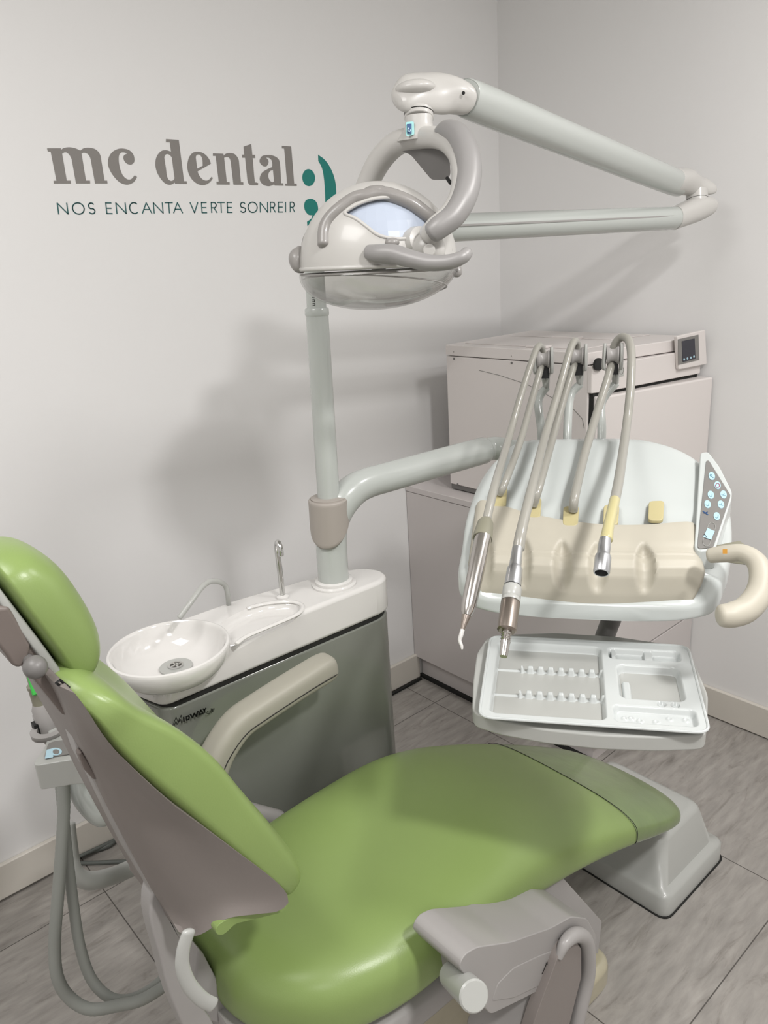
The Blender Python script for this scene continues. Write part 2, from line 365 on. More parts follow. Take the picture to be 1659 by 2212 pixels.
EMB = {
 'round_dot': [[(1152 + 94 * cos(a) + 4 * sin(a), 648 + 127 * sin(a)) for a in [2 * pi * i / 24 for i in range(24)]]],
 'comma': [[(1180,962),(1110,990),(1085,1060),(1100,1140),(1150,1200),(1210,1208,1),(1190,1260),(1128,1305,1),(1133,1368,1),(1210,1320),(1270,1230),(1292,1130),(1280,1040),(1240,985)]],
 'smile_curve': [[(1293,305,1),(1400,390),(1490,530),(1545,690),(1562,850),(1560,1000),(1525,1180),(1480,1330),(1425,1420,1),(1418,1250),(1405,1100),(1395,850),(1380,650),(1350,500),(1297,400,1)]],
}
for nm, sp in EMB.items(): part(nm, filled([outline(s, 500, 290, 6.9125) for s in sp], 0.0006, wl, nW), 'teal', sign, label='teal ' + nm.replace('_', ' '))
def arc(cx, cy, rx, ry, a0, a1, n=14): return [(cx + rx * cos(radians(a0 + (a1 - a0) * i / n)), cy - ry * sin(radians(a0 + (a1 - a0) * i / n))) for i in range(n + 1)]
GL = {
 'N': [[(0,1),(0,0),(1,1),(1,0)]], 'O': [arc(.5,.5,.5,.52,0,360,24)],
 'S': [arc(.5,.27,.42,.27,35,270,12)[:-1] + arc(.5,.76,.45,.24,90,-150,12)],
 'E': [[(1,0),(0,0),(0,1),(1,1)], [(0,.5),(.9,.5)]], 'C': [arc(.62,.5,.62,.52,52,308,18)],
 'A': [[(0,1),(.5,0),(1,1)], [(.2,.64),(.8,.64)]], 'T': [[(0,0),(1,0)], [(.5,0),(.5,1)]], 'V': [[(0,0),(.5,1),(1,0)]],
 'R': [[(0,1),(0,0),(.5,0)] + arc(.5,.26,.42,.26,90,-90,8) + [(0,.52)], [(.45,.52),(1,1)]], 'I': [[(0,0),(0,1)]]}
WORDS = [('NOS', [(110,160),(187,248),(270,305)]), ('ENCANTA', [(365,393),(418,467),(488,527),(553,602),(615,662),(676,715),(718,765)]),
 ('VERTE', [(808,848),(868,893),(919,947),(952,988),(1003,1027)]), ('SONREIR', [(1070,1100),(1112,1160),(1176,1215),(1230,1255),(1272,1295),(1310,1312),(1334,1357)])]
for wd_, bx in WORDS:
    gs = []
    for ch, (a, b) in zip(wd_, bx):
        x0, x1 = 80 + a / 2.4397, 80 + b / 2.4397; f_ = (x0 - 125) / 512
        t0, b0 = 438.8 - 2.0 * f_, 462.3 - 4.8 * f_; sl = 3.2 * (1 - f_)
        for st in GL[ch]: gs.append(ribbon([P(x0 + (x1 - x0) * q[0] + sl * (q[1] - .5), t0 + (b0 - t0) * q[1], y=YL - 0.0002) for q in st], 0.0026 if f_ < .5 else 0.0028, nW, 0.0006))
    part('slogan_word', cat(*gs), 'slog', sign, label='thin dark teal word ' + wd_.lower() if False else None)
# ================================================================== cabinet in the corner and its worktop
XC, YF, ZW = 1.707, 1.068, 0.757
cabt = thing('base_cabinet', (1.95, 1.45, 0), 'pale grey laminate base cabinet in the corner under the autoclave', 'cabinet')
part('carcass', box((XC + .004, YF + .02, 0.10), (XR - .004, YL - .004, 0.735)), 'cab', cabt, bevel=0.001)
part('plinth', box((XC + .02, YF + .05, 0.0), (XR - .004, YL - .004, 0.10)), 'cab', cabt, bevel=0.001)
part('side_panel', box((XC - .014, YF + .02, 0.098), (XC + .004, YL - .002, 0.735)), 'cab', cabt, bevel=0.001)
part('plinth_strip', box((XC + .008, YF + .05, 0.0), (XC + .02, YL, 0.012)), 'gap', cabt)
for z0, z1 in ((0.105, 0.34), (0.345, 0.54), (0.545, 0.730)):
    dr = part('drawer', box((XC - .012, YF, z0), (XR - .004, YF + .018, z1)), 'cab', cabt, bevel=0.0015)
    zc = z1 - 0.04; xa, xb = 1.87, 2.02
    part('handle', tube([(xa, YF, zc), (xa, YF - .03, zc), (xb, YF - .03, zc), (xb, YF, zc)], 0.005, n=12, k=1), 'steel', dr, label='bent steel bar handle')
solo('worktop', box((XC - .016, YF - .012, 0.737), (XR - .002, YL - .002, ZW)), 'cab', 'pale grey laminate worktop carrying the autoclave', 'worktop', bevel=0.0015)
# ================================================================== autoclave
AX0, AX1, AY0, AY1, AZ0, AZ1 = 1.752, 2.18, 1.185, 1.71, 0.777, 1.231
au = thing('autoclave', (1.96, 1.45, ZW), 'boxy off white steam autoclave with dark display on the corner worktop', 'autoclave')
part('housing', box((AX0, AY0, AZ0), (AX1, AY1, 1.196)), 'auto', au, bevel=0.003)
lid = part('top_cover', prism([(AX0 - .002, AY1, 1.198), (AX0 - .002, AY0, 1.198), (AX0 + .16, AY0 - .028, 1.198), (AX1, AY0 - .09, 1.198), (AX1, AY1, 1.198)], (0, 0, .033)), 'auto', au, bevel=0.003)
part('cover_panel', prism([(AX0 + .045, AY1 - .04, AZ1), (AX0 + .045, AY0 + .05, AZ1), (AX0 + .24, AY0 + .03, AZ1), (AX0 + .24, AY1 - .04, AZ1)], (0, 0, .0025)), 'auto', lid, bevel=0.001)
part('cover_panel', prism([(AX0 + .26, AY1 - .04, AZ1), (AX0 + .26, AY0 + .10, AZ1), (AX1 - .02, AY0 + .06, AZ1), (AX1 - .02, AY1 - .04, AZ1)], (0, 0, .002)), 'auto', lid, bevel=0.001)
part('grip', box((AX0 + .03, AY0 + .16, AZ1), (AX0 + .055, AY0 + .235, AZ1 + .008)), 'auto', lid, bevel=0.002)
part('grip', box((AX0 + .24, AY0 + .20, AZ1), (AX0 + .265, AY0 + .30, AZ1 + .008)), 'auto', lid, bevel=0.002)
fc = part('front_band', prism([(AX0 - .001, AY0 + .002, 1.123), (AX0 - .001, AY0 - .012, 1.123), (AX0 + .05, AY0 - .03, 1.123), (AX1, AY0 - .095, 1.123), (AX1, AY0 + .002, 1.123)], (0, 0, .073)), 'auto', au, bevel=0.003)
part('door', prism([(AX0 + .01, AY0 - .002, AZ0 + .01), (AX0 + .01, AY0 - .022, AZ0 + .01), (AX0 + .055, AY0 - .045, AZ0 + .01), (AX1 + .012, AY0 - .13, AZ0 + .01), (AX1 + .012, AY0 - .002, AZ0 + .01)], (0, 0, 1.114 - AZ0 - .01)), 'auto', au, bevel=0.006)
part('door_gap', box((AX0 + .006, AY0 - .013, AZ0 + .02), (AX0 + .012, AY0, 1.122)), 'gap', au)
part('door_gap', prism([(AX0 + .01, AY0 + 0, 1.113), (AX0 + .01, AY0 - .012, 1.113), (AX1 - .005, AY0 - .088, 1.113), (AX1 - .005, AY0, 1.113)], (0, 0, .011)), 'gap', au)
fd = (V((AX1, AY0 - .095, 0)) - V((AX0 + .05, AY0 - .03, 0))).normalized(); fn = V((fd.y, -fd.x, 0))
def onfront(u, v, off=0.0):
    r = ray(u, v); p0 = V((AX1, AY0 - .095, 1.1)) + fn * off; return CAM + r * ((p0 - CAM).dot(fn) / r.dot(fn))
kc = onfront(1293, 787)
part('round_port', lathe([(0.0165, -.004), (0.0165, .0025), (0.0145, .003), (.001, .003)], kc, fn, 28), 'black', fc, label='black round port')
hs = part('display_housing', prism(rounded([onfront(1455, 726, .0), onfront(1516, 712, .0), onfront(1520, 786, .0), onfront(1459, 798, .0)], .005), fn * 0.012 - V((0, 0, 0))), 'auto', fc, bevel=0.003)
bz = part('display_bezel', prism([onfront(1464, 733, .012), onfront(1508, 723, .012), onfront(1510, 777, .012), onfront(1465, 788, .012)], fn * 0.0015), 'panel', hs)
part('display_screen', prism(rounded([onfront(1472.5, 737, .0135), onfront(1500, 731, .0135), onfront(1502, 775, .0135), onfront(1474.5, 782, .0135)], .002), fn * 0.001), 'screen', hs, label='dark display')
for bx_, by_ in ((1477.5, 776.5), (1484.5, 774.5), (1492, 772.5), (1498.6, 770.2)):
    c_ = onfront(bx_, by_, .0145); part('button', lathe([(.0032, 0), (.0032, .0012), (.0016, .0012), (.0016, .0004)], c_, fn, 20), 'key', hs, label='white ring button')
part('rating_sticker', prism(rounded([onfront(1337, 786, .0005), onfront(1346, 784, .0005), onfront(1347, 812, .0005), onfront(1338, 814, .0005)], .001), fn * .0005), 'lgrey', fc)
part('sticker_ring', ribbon([onfront(1342 + 5 * cos(a), 799 + 9 * sin(a), .001) for a in [2 * pi * i / 16 for i in range(16)]], .0015, fn, .0004, True), 'panel', fc)
for u, v in ((981, 760), (981, 775), (1105.5, 769), (1105.5, 784), (989, 1046)):
    c_ = P(u, v, x=AX0); part('screw', lathe([(.0035, -.001), (.0035, .0015), (.0015, .002)], c_, (-1, 0, 0), 12), 'dgrey', au)
for x_, y_ in ((AX0 + .03, AY0 + .04), (AX1 - .03, AY0 + .04), (AX0 + .03, AY1 - .04), (AX1 - .03, AY1 - .04)):
    part('foot', rod((x_, y_, ZW), (x_, y_, AZ0 + .002), 0.018), 'black', au)
part('base_rail', box((AX0 + .004, AY0 + .005, ZW + .004), (AX0 + .03, AY1 - .002, AZ0 + .002)), 'dgrey', au)
part('side_groove', ribbon([P(u, v, x=AX0 - .0003) for u, v in ((1035, 800), (1080, 811), (1140, 831), (1206, 866), (1240, 885), (1258, 905), (1262, 925))], .0015, (-1, 0, 0), .0003), 'panel', au)
# ================================================================== water unit with basin
UZ = 0.85
un = thing('cuspidor_unit', (0.72, 1.22, 0), 'grey dental water unit with white spittoon top and vertical post', 'dental unit')
def uout(dy=0.0):
    return [(0.45, 1.160), (0.96, 1.150), (0.99, 1.165), (1.0, 1.195), (0.985, 1.235), (0.94, 1.262), (0.88, 1.280), (0.70, 1.31), (0.50, 1.315), (0.445, 1.29), (0.43, 1.24)]
ub = rounded([V((x, y, 0)) for x, y in uout()], .025)
cen = V((0.71, 1.22, 0))
bodyp = [cen + (p - cen) * 0.985 for p in ub]
part('body', prism([V((p.x, p.y, 0.02)) for p in bodyp], (0, 0, 0.765 - .02)), 'body', un, bevel=0.006)
part('shadow_gap', prism([V((p.x, p.y, 0.764)) for p in [cen + (q - cen) * .965 for q in ub]], (0, 0, 0.008)), 'gap', un)
part('kick_plate', prism([V((p.x, p.y, 0.0)) for p in [cen + (q - cen) * .95 for q in ub]], (0, 0, 0.02)), 'gap', un)
BC = V((0.497, 1.205, 0)); BR = 0.108
def carve(o, cutters):
    """cut real hollows into a mesh, then drop the cutting solids"""
    tmp = []
    for g in cutters:
        vs, fs = g; me = bpy.data.meshes.new('cut'); me.from_pydata([tuple(V(v) - wloc(o)) for v in vs], [], fs); bm = bmesh.new(); bm.from_mesh(me)
        bmesh.ops.recalc_face_normals(bm, faces=bm.faces); bm.to_mesh(me); bm.free()
        c = bpy.data.objects.new('cut', me); COL.objects.link(c); c.location = wloc(o); tmp.append(c)
        md = o.modifiers.new('bool', 'BOOLEAN'); md.operation = 'DIFFERENCE'; md.object = c; md.solver = 'EXACT'
    bpy.context.view_layer.update(); dg = bpy.context.evaluated_depsgraph_get()
    nm = bpy.data.meshes.new_from_object(o.evaluated_get(dg)); o.modifiers.clear(); o.data = nm
    for c in tmp: bpy.data.objects.remove(c)
    nm.shade_smooth(); nm.set_sharp_from_angle(angle=radians(40)); wn = o.modifiers.new('wn', 'WEIGHTED_NORMAL'); wn.keep_sharp = True
top = part('top_lid', prism([V((p.x, p.y, 0.771)) for p in ub], (0, 0, UZ - .771)), 'ceram', un, bevel=0.016, seg=5)
chn = [P(u, v, z=UZ) for u, v in ((455, 1372), (500, 1330), (560, 1307), (620, 1300), (648, 1305), (652, 1316), (636, 1330), (590, 1350), (530, 1376), (490, 1402))]
chs = smooth_path(chn, 5, True); cc_ = sum(chs, V((0, 0, 0))) / len(chs)
def ring_(f, z): return [V((cc_.x + (p.x - cc_.x) * f, cc_.y + (p.y - cc_.y) * f, z)) for p in chs]
rg = [ring_(.80, UZ - .016), ring_(.86, UZ - .0155), ring_(.92, UZ - .012), ring_(.96, UZ - .006), ring_(1.0, UZ + .002), ring_(1.0, UZ + .03)]; nv_ = len(chs)
gcut = (sum(rg, []), [tuple(range(nv_)), tuple(range(5 * nv_, 6 * nv_))] + [(i * nv_ + j, i * nv_ + (j + 1) % nv_, (i + 1) * nv_ + (j + 1) % nv_, (i + 1) * nv_ + j) for i in range(5) for j in range(nv_)])
bcut = lathe([(.02, UZ - .050), (.06, UZ - .047), (.084, UZ - .036), (.097, UZ - .022), (.1040, UZ - .006), (.106, UZ + .03)], (BC.x, BC.y, 0), Z3, 56)
carve(top, [bcut, gcut])
# basin: bowl at one end, shallow channel towards the post
bowl_prof = [(.012, -.043), (.03, -.045), (.045, -.045), (.070, -.038), (.088, -.022), (.097, -.004), (.100, .006), (.1035, .0115), (.1085, .010), (.1095, .003), (.108, -.008), (.101, -.024), (.088, -.038), (.065, -.050), (.02, -.054)]
bw = part('bowl', lathe([(r, h + UZ) for r, h in bowl_prof], (BC.x, BC.y, 0), Z3, 56), 'ceram', un, sub=1, label='white round bowl')
part('drain', lathe([(.030, UZ - .0455), (.030, UZ - .0405), (.012, UZ - .040), (.012, UZ - .046)], (BC.x + .012, BC.y + .012, 0), Z3, 32), 'lgrey', bw)
part('drain_grate', cat(lathe([(.0125, UZ - .0415), (.0145, UZ - .038), (.0105, UZ - .038), (.0105, UZ - .0415)], (BC.x + .012, BC.y + .012, 0), Z3, 28), lathe([(.0105, UZ - .0413), (.010, UZ - .0407)], (BC.x + .012, BC.y + .012, 0), Z3, 24), box((BC.x + .0105, BC.y + .0015, UZ - .0405), (BC.x + .0135, BC.y + .0225, UZ - .038)), box((BC.x + .0015, BC.y + .0105, UZ - .0405), (BC.x + .0225, BC.y + .0135, UZ - .038))), 'chrome', bw)
part('channel_rim', tube([p + V((0, 0, .0)) for p in ring_(1.01, UZ)][8:43], 0.005, n=12, k=1, flat=.7), 'ceram', top)
# taps
ct = thing
part('rinse_spout', tube([P(494, 1306, z=UZ), P(492, 1285, d=1.53), P(487, 1266, d=1.52), P(474, 1257, d=1.50), P(455, 1256, d=1.48), P(437, 1268, d=1.46), P(415, 1297, d=1.435), P(388, 1334, d=1.42)], 0.0052, n=14, k=6), 'lgrey', un)
c0 = P(611, 1291, z=UZ); 
part('cup_filler_spout', tube([c0, c0 + V((0, 0, .05)), c0 + V((-.001, 0, .10)), c0 + V((-.004, -.006, .120)), c0 + V((-.008, -.018, .128)), c0 + V((-.011, -.028, .120)), c0 + V((-.012, -.030, .105))], 0.0056, n=14, k=6), 'chrome', un)
part('spout_collar', lathe([(.013, 0), (.013, .004), (.008, .007)], c0, Z3, 24), 'ceram', un)
# post
PB = V((0.881, 1.213, UZ)); PT = P(683, 650, y=1.213)
pdv = (PT - PB) / (PT.z - PB.z)
def post(z): return PB + pdv * (z - UZ)
part('post_ring', lathe([(.047, 0), (.047, .004), (.040, .006), (.040, .012), (.036, .014)], PB, Z3, 40), 'ceram', un)
part('post_sleeve', tube([PB, V((.882, 1.213, .93)), V((.887, 1.212, .975)), V((.903, 1.209, 1.012)), V((.935, 1.205, 1.040)), V((.975, 1.201, 1.052)), V((1.05, 1.197, 1.053)), V((1.33, 1.185, 1.053))], [.0325, .0325, .0325, .034, .034, .0325, .032, .032], n=32, k=8), 'post', un, label='curved pale grey arm towards the instrument table')
part('post_tube', rod(post(.93), post(1.408), 0.0232, .0218, n=32, ch=.05), 'post', un)
part('post_tube_upper', rod(post(1.405), post(1.515), 0.0188, n=32, ch=.05), 'post', un)
part('post_ring', lathe([(.0222, 0), (.0232, .003), (.0232, .012), (.021, .015)], post(1.403), pdv, 36), 'post', un)
# collar: shield shaped sleeve on the camera side
cv, cf = [], []; nA, nH = 36, 24
for i in range(nH + 1):
    for j in range(nA + 1):
        a = -pi + 2 * pi * j / nA; t = i / nH
        lo = 0.945 + 0.10 * (1 - cos(a)) ** 1.2 / 2.3 ; hi = 1.040
        lo = min(lo, hi - .012); z = lo + (hi - lo) * t
        r_ = 0.0385 if 0 < i < nH else 0.036
        ctr = post(z) + V((-.001, 0, 0)); dir0 = V((-.80, -.60, 0)); d_ = Matrix.Rotation(a, 3, 'Z') @ dir0
        cv.append(ctr + d_ * r_)
for i in range(nH):
    for j in range(nA): cf.append((i * (nA + 1) + j, i * (nA + 1) + j + 1, (i + 1) * (nA + 1) + j + 1, (i + 1) * (nA + 1) + j))
part('collar', (cv, cf), 'sleeve', un, solid=.006, bevel=0, label='warm grey collar round the post')
part('collar_cap', lathe([(.0375, 1.0385 - 1.04), (.037, .003), (.0235, .005)], post(1.04), Z3, 32), 'sleeve', un)
# small vertical text on the upper post
for i in range(4):
    zc = 1.446 - i * .007
    e_ = V((-.78, -.62, 0)); q = post(zc) + e_ * .0192; s_ = V((-.62, .78, 0))
    part('post_mark', ribbon([q + s_ * .002 + V((0, 0, .002)), q - s_ * .002 + V((0, 0, .002)), q - s_ * .002 - V((0, 0, .002)), q + s_ * .002 - V((0, 0, .001))], .0009, e_, .0006), 'ink', un)
# name plate on the body front
yb = min(p.y for p in bodyp); nF = V((0, -1, 0))
def lg(pts): return [P(360 + x / 11.85, 1490 + y / 11.85, y=1.1515 + .0005) for x, y in pts]
GLY = [([(120,1000),(240,700),(290,830),(370,650),(400,830)], .0012), ([(160,1005),(235,800),(265,885),(350,760),(380,850)], .0012),
       ([(432,700),(440,810)], .003), ([(500,690),(510,775),(560,760),(575,700),(560,665),(500,690)], .0026), ([(605,630),(660,710),(700,610),(760,675),(800,545)], .003),
       ([(830,640),(870,520),(930,600),(840,632)], .003), ([(930,490),(965,520),(1000,470)], .0026), ([(965,520),(975,585)], .0026),
       ([(1100,535),(1040,550),(1025,590),(1050,618),(1100,600),(1112,520)], .0008), ([(1112,520),(1120,580),(1150,580)], .0008), ([(1135,480),(1150,575)], .0012), ([(1165,480),(1175,570)], .001), ([(1185,560),(1185,490),(1215,475),(1215,510)], .0008)]
part('model_lettering', cat(*[ribbon(lg(p), w_, nF, .0006) for p, w_ in GLY]), 'ink', un, label='black MIDWAY air lettering')
# ================================================================== operating lamp
lp = thing('dental_lamp', (0.885, 1.21, 1.55), 'white and grey operating lamp on a folding double arm above the chair', 'lamp')
E0 = P(716, 503, d=1.415); E1 = P(1462, 471, d=1.93)
part('lower_arm', cat(rod(E0, E1, 0.0275, .0275, n=32, ch=.1)), 'post', lp)
part('arm_groove', cat(ribbon([P(985, 487, d=1.529) , P(1455, 467, d=1.884)], .005, ray(1200, 470) * -1, .002)), 'greyp', lp)
part('post_joint', cat(tube([post(1.505), post(1.53), post(1.545) + V((.012, -.006, 0)), E0 + (E1 - E0).normalized() * .02], [.019, .021, .022, .0255], n=24, k=6)), 'greyp', lp)
EL = P(1505, 452, d=1.955); EU = P(1503, 398, d=1.955)
part('lower_elbow', loft([(E1 - (E1 - E0).normalized() * .01, (0, 0, 1), (EL - E1).cross(Z3), .028, .028, .028, 2.2, 0), (EL, (0, 0, 1), (EL - E1).cross(Z3), .031, .03, .03, 2.3, 0), (P(1532, 446, d=1.97), (0, 0, 1), (EL - E1).cross(Z3), .022, .024, .024, 2.2, 0), (P(1540, 443, d=1.97), (0, 0, 1), (EL - E1).cross(Z3), .012, .014, .014, 2, 0)], n=28), 'lamp', lp)
part('elbow_pin', rod(P(1506, 442, d=1.955), P(1505, 412, d=1.955), .0265, n=28, ch=.05), 'lamp', lp)
part('elbow_pin_ring', rod(P(1505.6, 432, d=1.955), P(1505.5, 430, d=1.955), .0272, n=28, ch=.05), 'gap', lp)
U0 = P(1008, 212, d=1.27); U1 = P(1455, 393, d=1.90)
ud = (U1 - U0).normalized()
upp = ud.cross(ray(1250, 300)).normalized()
upp = upp if upp.z > 0 else -upp
sdd = ud.cross(upp)
part('upper_elbow', loft([(U1 - ud * .01, upp, sdd, .03, .03, .03, 2.2, 0), (P(1478, 392, d=1.93), upp, sdd, .0315, .031, .031, 2.3, 0), (EU, (0, 0, 1), sdd, .025, .03, .03, 2.3, 0), (P(1530, 403, d=1.965), (0, 0, 1), sdd, .016, .024, .024, 2.2, 0), (P(1538, 407, d=1.967), (0, 0, 1), sdd, .006, .01, .01, 2, 0)], n=28), 'lamp', lp)
ua = part('upper_arm', loft([(U0 - ud * .005, upp, sdd, .026, .028, .028, 2.3, 0), (U0 + ud * .03, upp, sdd, .031, .03, .03, 2.3, 0), (U0 + ud * .3, upp, sdd, .031, .03, .03, 2.3, 0), (U1 + ud * -.02, upp, sdd, .031, .03, .03, 2.3, 0), (U1 + ud * .012, upp, sdd, .026, .026, .026, 2.2, 0)], n=32), 'post', lp)
part('arm_ridge', ribbon([P(1120, 251, d=1.346), P(1445, 383, d=1.838)], .006, -ray(1250, 320), .003), 'greyp', ua)
cvp = [P(1052, 206, d=1.315), P(1062, 212, d=1.32), P(1090, 224, d=1.36), P(1122, 236, d=1.40)]
part('arm_cover', tube(cvp, [.004, .009, .010, .006], n=14, k=6, flat=.7), 'lampg', ua)
part('arm_screw', lathe([(.0028, 0), (.0028, .001)], P(1001, 201, d=1.235), -ray(1001, 201), 14), 'black', ua)
# head joint
HJ = P(905, 205, d=1.25)
part('joint_housing', loft([(P(858, 216, d=1.235), (0, 0, 1), sdd, .008, .012, .012, 2, 0), (P(866, 214, d=1.238), (0, 0, 1), sdd, .018, .022, .022, 2.2, 0), (P(890, 203, d=1.245), (0, 0, 1), sdd, .0265, .03, .03, 2.4, 0), (P(930, 202, d=1.255), (0, 0, 1), sdd, .0285, .032, .032, 2.5, 0), (P(968, 204, d=1.26), upp, sdd, .0285, .031, .031, 2.6, 0), (P(998, 212, d=1.265), upp, sdd, .024, .029, .029, 2.4, 0), (P(1004, 214, d=1.268), upp, sdd, .016, .02, .02, 2.2, 0)], n=32), 'lamp', lp)
part('joint_cap', ellipsoid(P(897, 191, d=1.24), (V((.745, -.665, 0)) * .033), V((-.665, -.745, 0)) * .028, V((.1, -.09, 1)).normalized() * .013), 'lamp', lp)
n1 = P(905, 236, d=1.25); n2 = P(905, 295, d=1.25)
part('neck', rod(n1 - Z3 * .004, P(905, 258, d=1.25), .0238, n=30, ch=.04), 'lamp', lp)
part('neck_gap', rod(P(905, 245, d=1.25), P(905, 247, d=1.25), .0243, n=30, ch=.04), 'gap', lp)
part('yoke_boss', loft([(P(905, 250, d=1.25), (.745, -.665, 0), (-.665, -.745, 0), .0232, .0232, .0232, 2, 0), (P(905, 275, d=1.25), (.745, -.665, 0), (-.665, -.745, 0), .0236, .0236, .0236, 2, 0), (P(908, 292, d=1.25), (.745, -.665, 0), (-.665, -.745, 0), .034, .026, .026, 2, 0), (P(910, 303, d=1.25), (.745, -.665, 0), (-.665, -.745, 0), .040, .024, .026, 2, 0)], n=32), 'lamp', lp)
yk = [P(772, 470, d=1.37), P(779, 440, d=1.37), P(795, 395, d=1.355), P(822, 345, d=1.325), P(858, 310, d=1.29), P(905, 298, d=1.25), P(955, 300, d=1.20), P(990, 328, d=1.16), P(1002, 375, d=1.135), P(996, 425, d=1.12), P(972, 465, d=1.115), P(942, 492, d=1.115), P(925, 510, d=1.125)]
part('yoke', tube(yk, [.016, .0175, .0195, .0205, .0195, .017, .0165, .018, .0185, .018, .017, .0165, .0155], n=28, k=8), 'lamp', lp)
yr = [P(950, 285, d=1.195), P(968, 281, d=1.18), P(992, 296, d=1.158), P(1009, 335, d=1.137), P(1013, 380, d=1.122), P(1003, 427, d=1.108), P(980, 466, d=1.103), P(950, 490, d=1.103), P(934, 503, d=1.106)]
part('yoke_cover', tube(yr, [.010, .0155, .0185, .0192, .0188, .018, .0172, .0165, .0150], n=28, k=8), 'silver', lp)
part('sticker', cat(prism(rounded([P(876, 264, d=1.2245), P(894, 262, d=1.2265), P(895, 291, d=1.2265), P(877, 294, d=1.2245)], .003), ray(885, 278) * -.0012)), 'cyan', lp, label='small cyan sticker')
part('sticker_emblem', cat(prism([P(879, 268, d=1.2225), P(889, 267, d=1.224), P(889, 289, d=1.224), P(880, 288, d=1.2225)], ray(885, 278) * -.0008)), 'navy', lp, label='dark blue emblem')
part('sticker_emblem', cat(ribbon([P(884 + 3 * cos(a), 280 + 4 * sin(a), d=1.2205) for a in [2 * pi * i / 12 for i in range(9)]], .0014, -ray(885, 278), .0006)), 'key', lp, label='pale ring emblem')
# motor box hanging inside the yoke
q0 = [P(850, 318, d=1.29), P(880, 306, d=1.27), P(950, 308, d=1.235), P(970, 330, d=1.23), P(973, 378, d=1.235), P(964, 388, d=1.245), P(932, 388, d=1.26), P(888, 335, d=1.28)]
bd = ray(920, 345).normalized()
part('transformer_box', prism(rounded([p - bd * .01 for p in q0], .006), bd * .07), 'dgrey', lp, bevel=.004)
part('toggle', tube([P(966, 385, d=1.22), P(973, 395, d=1.20)], .003, n=10, k=1), 'black', lp)
part('switch_lever', tube([P(1004, 428, d=1.17), P(1012, 443, d=1.17)], .0045, n=12, k=1), 'black', lp)
# lamp head
ha = V((.745, -.665, -.015)).normalized(); hb = V((-.665, -.745, 0.0)).normalized(); hu = ha.cross(hb).normalized(); hu = hu if hu.z > 0 else -hu
HC0 = P(818, 574, d=1.25)
A_, B_, U_ = .127, .112, .126
def dome(f=1.0, m=26, n=96, p0=0.0):
    return ellipsoid(HC0, ha * A_ * f, hb * B_ * f, hu * U_ * f, n=n, m=m, p0=p0, p1=pi / 2 - .001)
def hit(u, v, f=1.0):
    r = ray(u, v); o = CAM - HC0
    m_ = lambda w_: V((w_.dot(ha) / (A_ * f), w_.dot(hb) / (B_ * f), w_.dot(hu) / (U_ * f)))
    O, D = m_(o), m_(r); a, b, c = D.dot(D), 2 * O.dot(D), O.dot(O) - 1; q = b * b - 4 * a * c
    if q < 0: q = 0
    return CAM + r * ((-b - sqrt(q)) / (2 * a))
opening = [(745, 461), (760, 448), (785, 436), (815, 428), (850, 427), (885, 436), (912, 452), (932, 470), (925, 486), (905, 500), (890, 513), (862, 516), (834, 513), (812, 505), (790, 488), (768, 472)]
def inside(x, y, poly):
    c = False; n = len(poly)
    for i in range(n):
        x0, y0 = poly[i]; x1, y1 = poly[i - 1]
        if (y0 > y) != (y1 > y) and x < (x1 - x0) * (y - y0) / (y1 - y0) + x0: c = not c
    return c
vs, fs = dome(1.0, 90, 260)
kf = []
for f_ in fs:
    c = sum((vs[i] for i in f_), V((0, 0, 0))) / len(f_)
    if (c - HC0).dot(hb) > -.01:
        u_, v_ = proj(c)
        if inside(u_, v_, opening): continue
    kf.append(f_)
sh = part('head_shell', (vs, kf), 'lamp', lp, solid=.003, label='white domed shell')
rf_v, rf_f = dome(.95, 11, 40)
part('reflector', (rf_v, rf_f), 'refl', lp, sharp=2, label='bright faceted reflector')
part('opening_rim', tube([hit(u, v, 1.01) for u, v in opening], .0028, n=10, k=5, closed=True), 'lamp', sh)
band = [hit(u, v, 1.0) for u, v in ((700, 528), (701, 500), (709, 478), (730, 455), (765, 430), (795, 418), (820, 414))]
tp = HC0 + hu * U_ * .985 + hb * .012; band = band[:5] + [hit(790, 424, 1.0), hit(818, 418, 1.0), hit(850, 423, 1.0), hit(890, 440, 1.0), hit(925, 466, 1.0), hit(950, 485, 1.0)]
part('top_band', tube(band, .0105, n=16, k=6, flat=1.0), 'lampg', sh, label='grey band over the dome')
part('top_knob', ellipsoid(hit(812, 412, 1.0), ha * .02, hb * .016, hu * .008), 'lampg', sh)
part('base_rim', tube([HC0 + ha * (A_ + .001) * cos(a) + hb * (B_ + .001) * sin(a) for a in [2 * pi * i / 48 for i in range(48)]], .0035, n=10, k=1, closed=True), 'lamp', sh)
part('lens_plate', lathe([(.103, 0), (.103, .003)], HC0 - hu * .004, hu, 48), 'film', lp)
part('bulb_holder', cat(rod(HC0 - hu * .006, HC0 + hu * .05, .013), rod(HC0 - ha * .1, HC0 + ha * .1, .004)), 'dgrey', lp)
sv, sf = ellipsoid(HC0 - hu * .008, ha * (A_ + .001), hb * (B_ + .001), -hu * .060, n=64, m=20, p0=0.0, p1=pi / 2 - .001)
sv = [p + hb * (.0) + ha * 0.02 * max(0, -(p - HC0).dot(hu)) / .06 * -0.4 for p in sv]
part('clear_shield', (sv, sf), 'clear', lp, solid=.0025, label='clear plastic splash shield')
part('shield_edge', tube([HC0 - hu * .009 + ha * (A_ + .001) * cos(a) + hb * (B_ + .001) * sin(a) for a in [2 * pi * i / 48 for i in range(48)]], .0018, n=8, k=1, closed=True), 'lampg', lp)
